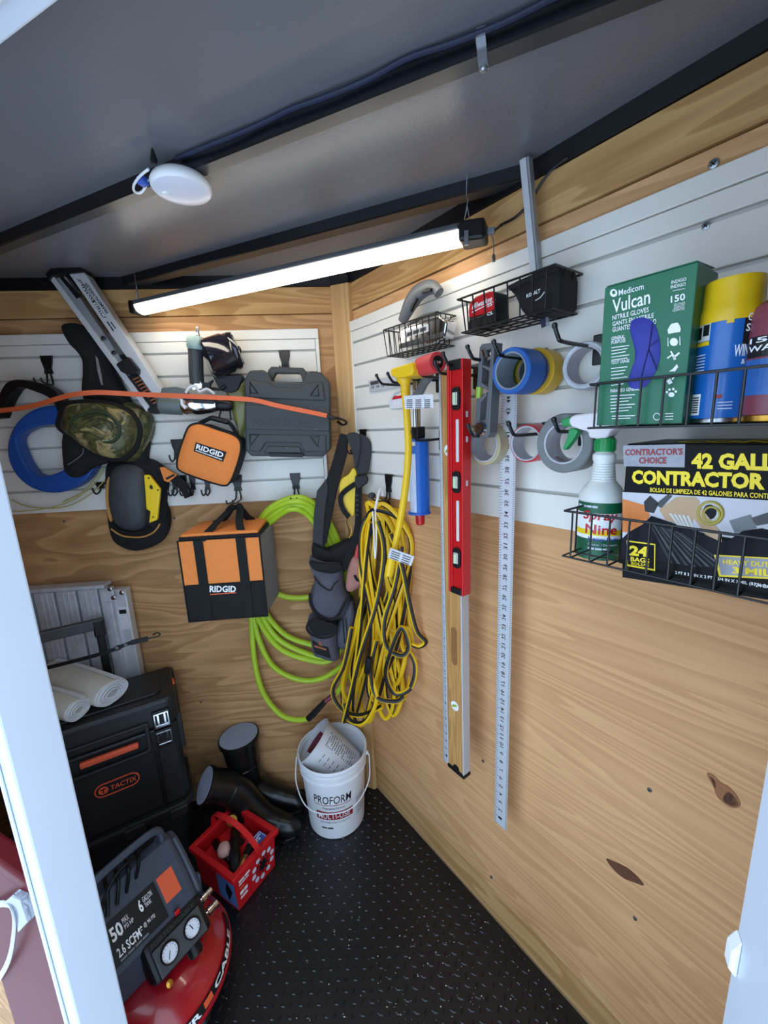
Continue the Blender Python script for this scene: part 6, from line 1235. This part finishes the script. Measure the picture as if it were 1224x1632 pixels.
gt('150', (1069, 483), (1092, 478), (1069, 472), bold=.02); gt('INDIGO', (1070, 453), (1094, 447), (1070, 447.5), bold=.01); gt('INDIGO', (1069, 460.5), (1093, 455), (1069, 455), bold=.01); gt('GLOVES', (1074, 488), (1092, 484.5), (1074, 484)); gt('GANTS', (1074, 492.5), (1091, 489), (1074, 488.5)); gt('GUANTES', (1072, 497), (1091, 493.5), (1072, 493))
b = MB(); b.add([GP(972+8*math.cos(q)*.75+6, 467+8*math.sin(q)*.8) for q in [2*math.pi*k/16 for k in range(16)]], [tuple(range(16))]); T.part('maple_logo', b, 'white_print')
b = MB(); b.add([RW(978+2.6*math.cos(q), 466+3*math.sin(q), wg+.0012) for q in [2*math.pi*k/12 for k in range(12)]], [tuple(range(12))]); T.part('maple_logo', b, 'box_green')
b = MB()
def fline(x0, y0, x1, y1, h=1.3): b.add([GP(x0, y0), GP(x1, y1), GP(x1, y1-h), GP(x0, y0-h)], [(0, 1, 2, 3)])
for k in range(5): fline(974.5, 555+k*5, 1003-(k % 3)*3, 551+k*5)
for k in range(6): fline(974, 588+k*5.4, 1000-(k % 3)*3, 585+k*5.4)
for k in range(6): fline(973, 632+k*5, 1012-(k % 3)*5, 629.5+k*5)
fline(1072, 464, 1092, 460, .8); fline(975, 664, 1012, 663); fline(975, 668, 1005, 667); fline(1060, 660, 1073, 659.5); fline(1060, 664.5, 1073, 664); fline(1060, 669, 1073, 668.5)
T.part('fine_print', b, 'white_print')
# pictograms
def pic(polys): 
    q = MB()
    for pl in polys: q.add([GP(x, y) for x, y in pl], [tuple(range(len(pl)))])
    T.part('pictogram', q, 'white_print')
def disc(x, y, r, ry=None, n=14): return [(x+r*math.cos(2*math.pi*k/n), y+(ry or r)*math.sin(2*math.pi*k/n)) for k in range(n)]
pic([[(1064, 526), (1067, 520), (1070, 516), (1080, 514), (1083, 518), (1085, 524), (1084, 529), (1065, 532)]]); pic([disc(1074, 545, 6.5), [(1064, 538), (1065, 538), (1065.5, 552), (1064, 552)], [(1083, 536), (1084, 536), (1084.5, 550), (1083, 550)]])
pic([[(1063, 570), (1070, 565), (1071, 567), (1064, 572)], [(1068, 560), (1070, 559), (1078, 572), (1074, 574)], [(1082, 561), (1084, 563), (1074, 572), (1072, 569)]]); pic([[(1072, 588), (1079, 580), (1081, 585), (1076, 592), (1066, 592)]])
pic([[(1062, 607), (1068, 603), (1072, 610), (1066, 613)], [(1070, 604), (1077, 597), (1078, 598), (1072, 606)]]); pic([disc(1070, 629, 5, 4), disc(1063, 625, 2), disc(1067, 621, 2.1), disc(1073, 620, 2.1), disc(1077, 624, 2)])
b = MB(); b.tube([GP(*p) for p in disc(1047, 664, 5.5, 5.5)], .0006, 4, closed=True); T.part('seal', b, 'white_print')
# foam can
def can(label, cxp, cyp, w_, hp, parts, name='spray_can', zbase=None):
    c = RW(cxp, cyp, w_); R_ = hp*depth(c)/655*.86; T = Thing(name, label, 'spray can', RW, V(c.x, c.y, zbase)); return T, V(c.x, c.y, 0), R_
T, c, R_ = can('blue foam can with yellow cap beside the green glove box', 1159, 560, .145, 46, None, zbase=gz0)
mat('can_blue', (24, 98, 178), .3, var=.05, coat=.3); mat('can_yellow', (228, 186, 24), .35)
zc0, zc1 = RW(1159, 498, .145+R_).z, RW(1159, 440, .145+R_).z
Mc = Matrix.Translation(c)
b = MB(); b.lathe([(0, gz0), (R_*.97, gz0), (R_, gz0+.004), (R_, zc0-.006), (R_*.97, zc0)], Mc, 40); T.part('body', b, 'can_blue', smooth=True)
b = MB(); b.lathe([(R_*1.03, zc0-.008), (R_*1.03, zc0+.006), (R_*.98, zc0+.009), (R_*.95, zc1-.004), (R_*.92, zc1), (0, zc1)], Mc, 40); T.part('cap', b, 'can_yellow', smooth=True, sharp=40)
b = MB(); b.lathe([(R_*.98, gz0-.001), (R_*1.02, gz0), (R_*1.02, gz0+.004), (R_, gz0+.005)], Mc, 40); T.part('base_ring', b, 'steel', smooth=True)
lc = RW.Mi @ CAM; ac = math.atan2(lc.y-c.y, lc.x-c.x)
def cm_(a0, a1, z0, z1, off=.0006): return lambda s, t: V(c.x+(R_+off)*math.cos(ac+a0+(a1-a0)*s), c.y+(R_+off)*math.sin(ac+a0+(a1-a0)*s), z0+(z1-z0)*t)
def cz(y): return RW(1159, y, .145+R_*.9).z
b = MB(); b.grid(cm_(.42, 1.35, cz(552), cz(500)), 10, 1); T.part('label_panel', b, 'black_print')
b = MB(); b.text('GREAT', cm_(.50, 1.3, cz(516), cz(504), .0012), bold=.02); b.text('STUFF', cm_(.48, 1.3, cz(532), cz(520), .0012), bold=.02); b.text('WINDOW', cm_(.20, 1.25, cz(570), cz(551), .0012), bold=.02); b.text('& DOOR', cm_(.45, 1.25, cz(582), cz(574), .0012), bold=.01); T.part('lettering', b, 'white_print')
b = MB(); b.grid(cm_(-1.25, -.62, cz(538), cz(510)), 6, 1); T.part('picture_panel', b, 'pale_slot'); b = MB(); b.grid(cm_(-.92, -.66, cz(530), cz(512), .001), 3, 1); b.grid(cm_(-1.2, -1.0, cz(534), cz(514), .001), 3, 1); T.part('picture_shape', b, 'black_print')
b = MB(); b.grid(cm_(-1.25, -.62, cz(546), cz(539)), 6, 1); T.part('yellow_strip', b, 'can_yellow')
b = MB(); b.grid(cm_(-1.2, -.72, cz(660), cz(625)), 6, 1); T.part('barcode_panel', b, 'white_print')
b = MB()
for k in range(7): b.grid(cm_(-1.15, -.78, cz(654-4*k), cz(656-4*k), .001), 4, 1)
T.part('barcode', b, 'black_print')
b = MB(); b.grid(cm_(-.12, .10, cz(516), cz(504)), 3, 1); T.part('badge', b, 'can_yellow'); b = MB(); b.grid(cm_(-.2, .0, cz(634), cz(628)), 3, 1); T.part('flag', b, 'maroon_print')
b = MB()
for k in range(6): b.grid(cm_(-1.22, -.7, cz(560+5*k), cz(561.5+5*k), .0008), 5, 1)
for k in range(3): b.grid(cm_(-.1, .35, cz(640+5*k), cz(641.5+5*k), .0008), 5, 1)
T.part('fine_print', b, 'print_pale')
T, c, R_ = can('maroon aerosol can at the right edge of the upper basket', 1243, 575, .150, 50, None, zbase=gz0); Mc = Matrix.Translation(c)
mat('can_maroon', (134, 64, 78), .35); mat('can_label_blue', (50, 104, 178), .35, var=.25, scale=60)
lc = RW.Mi @ CAM; ac = math.atan2(lc.y-c.y, lc.x-c.x); zt_ = RW(1215, 488, .15).z
b = MB(); b.lathe([(0, gz0), (R_*.97, gz0), (R_, gz0+.004), (R_, zt_-.012), (R_*.9, zt_-.002), (R_*.6, zt_+.004), (0, zt_+.006)], Mc, 36); T.part('body', b, 'can_maroon', smooth=True)
b = MB(); b.lathe([(R_*.5, zt_+.002), (R_*.48, zt_+.03), (0, zt_+.031)], Mc, 20); T.part('cap', b, 'black_plastic', smooth=True, sharp=40)
def cz(y): return RW(1215, y, .15).z
b = MB(); b.grid(cm_(-1.15, 1.0, cz(630), cz(575)), 14, 1); T.part('label', b, 'can_label_blue'); b = MB(); b.grid(cm_(-1.15, 1.0, cz(572), cz(540)), 14, 1); T.part('label_head', b, 'black_print')
b = MB(); b.text('15', cm_(-1.05, -.4, cz(550), cz(542), .0012), bold=.02); b.text('WA', cm_(-1.05, -.2, cz(563), cz(554), .0012), bold=.02); T.part('lettering', b, 'white_print')
b = MB(); b.lathe([(R_*1.01, gz0-.001), (R_*1.04, gz0), (R_*1.04, gz0+.006), (R_, gz0+.007)], Mc, 36); T.part('base_ring', b, 'brass', smooth=True)

# ------------------------------------------------------------ lower big basket with spray bottle and carton
wf = .205; A = RW(900, 814, wf); zb2 = RW(911, 889, wf).z; fx = [RW(x, 850, wf).x for x in (911, 942, 971, 1002, 1035, 1071, 1109, 1148, 1189)]; fx += [fx[-1]+.031*k for k in range(1, 5)]
basket('lower right wire basket holding the spray bottle and black carton', A.x, U1, zb2, A.z, .018, wf, [x for x in fx if x < U1], 4, 5, .0015, 0)
wb_ = .190; tl0 = RW(992, 707, wb_); bl0 = RW(992, 905, wb_); cx0 = (tl0.x+bl0.x)/2; cz1 = tl0.z; cz0 = zb2+.003
T = Thing('bag_carton', 'black carton of contractor bags in the lower right basket', 'box', RW, V(cx0+.1, -wb_+.06, cz0))
mat('carton_black', (8, 8, 9), .35, var=.1, spec=.12); mat('print_yellow', (244, 214, 30), .45, var=.02); mat('print_silver', (150, 150, 158), .45, var=.25, scale=120); mat('print_sky', (196, 194, 200), .5); mat('print_orange', (214, 120, 44), .5, var=.15, scale=30); mat('print_wood', (186, 152, 116), .5, var=.1); mat('print_bag', (22, 21, 28), .4, var=.4, scale=25, spec=.12)
b = MB(); b.box(cx0, 1.22, -wb_, -wb_+.135, cz0, cz1); T.part('carton', b, 'carton_black', bevel=.0015)
CPx = lambda x, y, o=.0006: RW(x, y, wb_+o)
def poly(px, mm, nm='print', o=.0006): q = MB(); q.add([CPx(x, y, o) for x, y in px], [tuple(range(len(px)))]); T.part(nm, q, mm)
def ct2(s_, bl_, br_, tl_, mm, o=.0014, **k): q = MB(); q.text(s_, rect(CPx(*bl_, o), CPx(*br_, o), CPx(*tl_, o)), **k); T.part('lettering', q, mm)
poly([(993, 710), (1092, 708), (1091, 745), (994, 743)], 'print_silver', 'brand_plate')
ct2("CONTRACTOR'S", (996, 726), (1088, 725), (996, 716), 'maroon_print', bold=.03); ct2('CHOICE', (1018, 739), (1062, 739), (1018, 729), 'maroon_print', bold=.03)
ct2('42 GALLON', (1102, 747), (1300, 753), (1102, 722), 'print_yellow', bold=.05); ct2('CONTRACTOR', (1007, 771), (1219, 781), (1007, 749), 'print_yellow', bold=.05)
ct2('BOLSAS DE LIMPIEZA DE 42 GALONES PARA CONTRATISTA', (1036, 784), (1262, 797), (1036, 777), 'print_yellow', bold=.02)
poly([(992, 784), (1250, 799), (1250, 865), (1180, 860), (1092, 845), (1040, 835), (992, 860)], 'print_sky', 'picture')
poly([(992, 795), (1010, 800), (1030, 806), (1036, 822), (1024, 838), (1004, 848), (992, 848)], 'print_orange', 'picture', .0009)
poly([(1026, 800), (1036, 790), (1050, 802), (1042, 818), (1028, 815)], 'black_print', 'picture', .0011); poly([(1044, 804), (1064, 788), (1072, 790), (1054, 810)], 'dark_grey_plastic', 'picture', .0011)
poly([(1050, 812), (1078, 792), (1108, 792), (1116, 800), (1100, 842), (1060, 828)], 'print_wood', 'picture', .0010); poly([(1096, 812), (1116, 808), (1150, 850), (1150, 864), (1124, 852)], 'print_wood', 'picture', .0013)
for k in range(5): poly([(1066+k*7, 818+k*1), (1070+k*7, 818+k*1), (1084+k*6, 838+k*2), (1079+k*6, 837+k*2)], 'pale_slot', 'picture', .0014)
q = MB(); q.tube([CPx(x, y, .0014) for x, y in disc(1132, 818, 20, 18, 20)], .0016, 5, closed=True); q.tube([CPx(x, y, .0014) for x, y in disc(1134, 820, 13, 12, 18)], .0014, 5, closed=True); mat('print_rope', (176, 160, 70), .5); T.part('picture', q, 'print_rope')
poly(disc(1131, 816, 11, 12), 'print_bag', 'picture', .0012); poly([(1162, 830), (1196, 820), (1206, 842), (1172, 852)], 'grey_plastic', 'picture', .0012); poly([(1196, 826), (1250, 808), (1250, 830), (1206, 838)], 'dark_grey_plastic', 'picture', .0012)
poly([(992, 858), (1002, 848), (1024, 836), (1038, 822), (1062, 830), (1110, 846), (1160, 862), (1184, 846), (1214, 842), (1250, 850), (1250, 950), (992, 912)], 'print_bag', 'picture', .0012)
for k in range(9): x = 1024+k*9; poly([(1034+k*6, 834+k*1.8), (1037+k*6, 834+k*1.8), (1076+k*11, 903), (1071+k*11, 903)], 'dark_grey_plastic' if k % 2 else 'black_print', 'picture_fold', .0015)
poly([(992, 888), (1060, 896), (1140, 908), (1250, 924), (1250, 960), (992, 920)], 'carton_black', 'lower_band', .0016)
poly([(998.5, 861), (1044.5, 867), (1044, 910), (998.5, 902)], 'print_yellow', 'count_box', .0019); poly([(1000.5, 863.5), (1042.5, 869), (1042, 907), (1000.5, 899.5)], 'carton_black', 'count_box', .0022)
ct2('24', (1003, 885), (1033, 888), (1003, 869), 'print_yellow', .0026, bold=.05); ct2('BAGS', (1005, 894.5), (1035, 898), (1005, 887), 'print_yellow', .0026, bold=.03); ct2('BOLSAS', (1006, 900), (1034, 903.5), (1006, 895.5), 'print_yellow', .0026, bold=.02)
poly([(1138, 884), (1250, 890), (1250, 924), (1146, 919)], 'print_yellow', 'plate_border', .0019); poly([(1142, 886.5), (1250, 892.5), (1250, 921), (1149, 916)], 'print_silver', 'plate', .0022)
ct2('HEAVY DUTY', (1152, 899), (1236, 905), (1152, 891), 'print_yellow', .0026, bold=.03); ct2('3 MIL', (1167, 914), (1230, 919), (1167, 903), 'print_yellow', .0026, bold=.04)
ct2('2 FT 8 3/4 IN X 3 FT 9 3/4 IN X 3 MIL (83.1 cm X 1.16 m)', (1076, 916), (1262, 944), (1076, 910), 'white_print', .0024, bold=.01); ct2('24 BAGS', (1204, 935), (1240, 940), (1204, 929), 'white_print', .0024, bold=.01)
q = MB(); f_ = lambda s, t: V(cx0+.045+.30*s, -wb_+.02+.055*t, cz1+.0006); q.text('CONTRACTOR', f_, bold=.05); T.part('lettering', q, 'print_yellow')
q = MB(); q.text('42 GALLON', lambda s, t: V(cx0+.11+.24*s, -wb_+.082+.035*t, cz1+.0006), bold=.05); T.part('lettering', q, 'print_yellow')
# spray bottle
wc = .115; c = RW(955, 850, wc); c.z = 0; R_ = 39*depth(RW(955, 830, wc))/655*.84; z_ = lambda y: RW(955, y, wc).z; zb3 = zb2+.003
T = Thing('spray_bottle', 'white spray bottle with green trigger standing in the lower right basket', 'spray bottle', RW, V(c.x, c.y, zb3)); Mc = Matrix.Translation(c)
mat('bottle_white', (226, 226, 222), .35, var=.04); mat('trigger_green', (30, 140, 72), .4); mat('head_white', (226, 216, 218), .45, var=.05)
pr = [(0, zb3), (R_*.93, zb3), (R_, zb3+.006), (R_, z_(792)), (R_*.98, z_(785)), (R_*.80, z_(775)), (R_*.58, z_(766))]
k_ = 7
for i in range(k_):
    za, zc_ = z_(765)+(z_(737)-z_(765))*i/k_, z_(765)+(z_(737)-z_(765))*(i+.6)/k_; rr_ = R_*(.56-.10*i/k_); pr += [(rr_, za), (rr_, zc_), (rr_*.93, zc_+.0006), (rr_*.93, za+(z_(737)-z_(765))/k_)]
pr += [(R_*.46, z_(735)), (R_*.50, z_(731)), (R_*.50, z_(724)), (R_*.38, z_(720)), (R_*.38, z_(716))]
b = MB(); b.lathe(pr, Mc, 36); T.part('bottle', b, 'bottle_white', smooth=True, sharp=45)
b = MB(); b.lathe([(R_*.43, z_(719)), (R_*.46, z_(717)), (R_*.42, z_(699)), (R_*.36, z_(697))], Mc, 28); cl = T.part('collar', b, 'trigger_green', smooth=True, sharp=40)
for k in range(18): a = 2*math.pi*k/18; b = MB(); b.box(R_*.42, R_*.465, -.0008, .0008, z_(717), z_(701), T=Mc @ Matrix.Rotation(a, 4, 'Z')); T.part('collar_rib', b, 'trigger_green', parent=cl)
hw = .016
T.part('spray_head', slab(RW, smooth2([(908, 664), (929, 659), (959, 656), (977, 663), (989, 679), (974, 685), (966, 698), (938, 698), (936, 688), (909, 680)], 2), wc+hw, 2*hw), 'head_white', bevel=.005, bseg=3)
T.part('nozzle', slab(RW, [(893, 669), (908, 663), (910, 680), (895, 680)], wc+hw*.8, 1.6*hw), 'trigger_green', bevel=.003)
T.part('trigger', slab(RW, smooth2([(907, 683), (921, 686), (912, 702), (900, 717), (897, 714), (904, 696)], 2), wc+hw*.5, hw), 'trigger_green', bevel=.002)
lc = RW.Mi @ CAM; ac = math.atan2(lc.y-c.y, lc.x-c.x)
mat('label_green', (20, 92, 60), .4, var=.08)
def bz(y): return z_(y)
b = MB(); b.grid(cm_(-1.3, 1.3, bz(884), bz(796)), 24, 1); T.part('label', b, 'label_green')
b = MB(); b.grid(cm_(-1.3, 1.3, bz(852), bz(812), .001), 24, 1); T.part('label_band', b, 'white_print'); b = MB(); b.grid(cm_(-1.3, 1.3, bz(846), bz(838), .0013), 24, 1); T.part('label_stripe', b, 'print_yellow')
b = MB(); b.text('Spray', cm_(-.75, .75, bz(826), bz(808), .0018), bold=.02, shear=.15); b.text('Nine', cm_(-.6, .75, bz(844), bz(829), .0018), bold=.02); T.part('lettering', b, 'red_paint')
mat('print_blue', (40, 60, 150), .5); b = MB(); b.text('Heavy-Duty', cm_(-.45, .85, bz(856), bz(848), .0018), bold=.02); T.part('lettering', b, 'print_blue')
b = MB(); b.text('Cleaner / Degreaser', cm_(-.45, .85, bz(862.5), bz(858), .0014)); b.text('#3', cm_(-.45, .5, bz(868), bz(864.5), .0014)); b.text('#4', cm_(-1.1, -.1, bz(804), bz(800), .0014)); T.part('fine_print', b, 'print_pale')
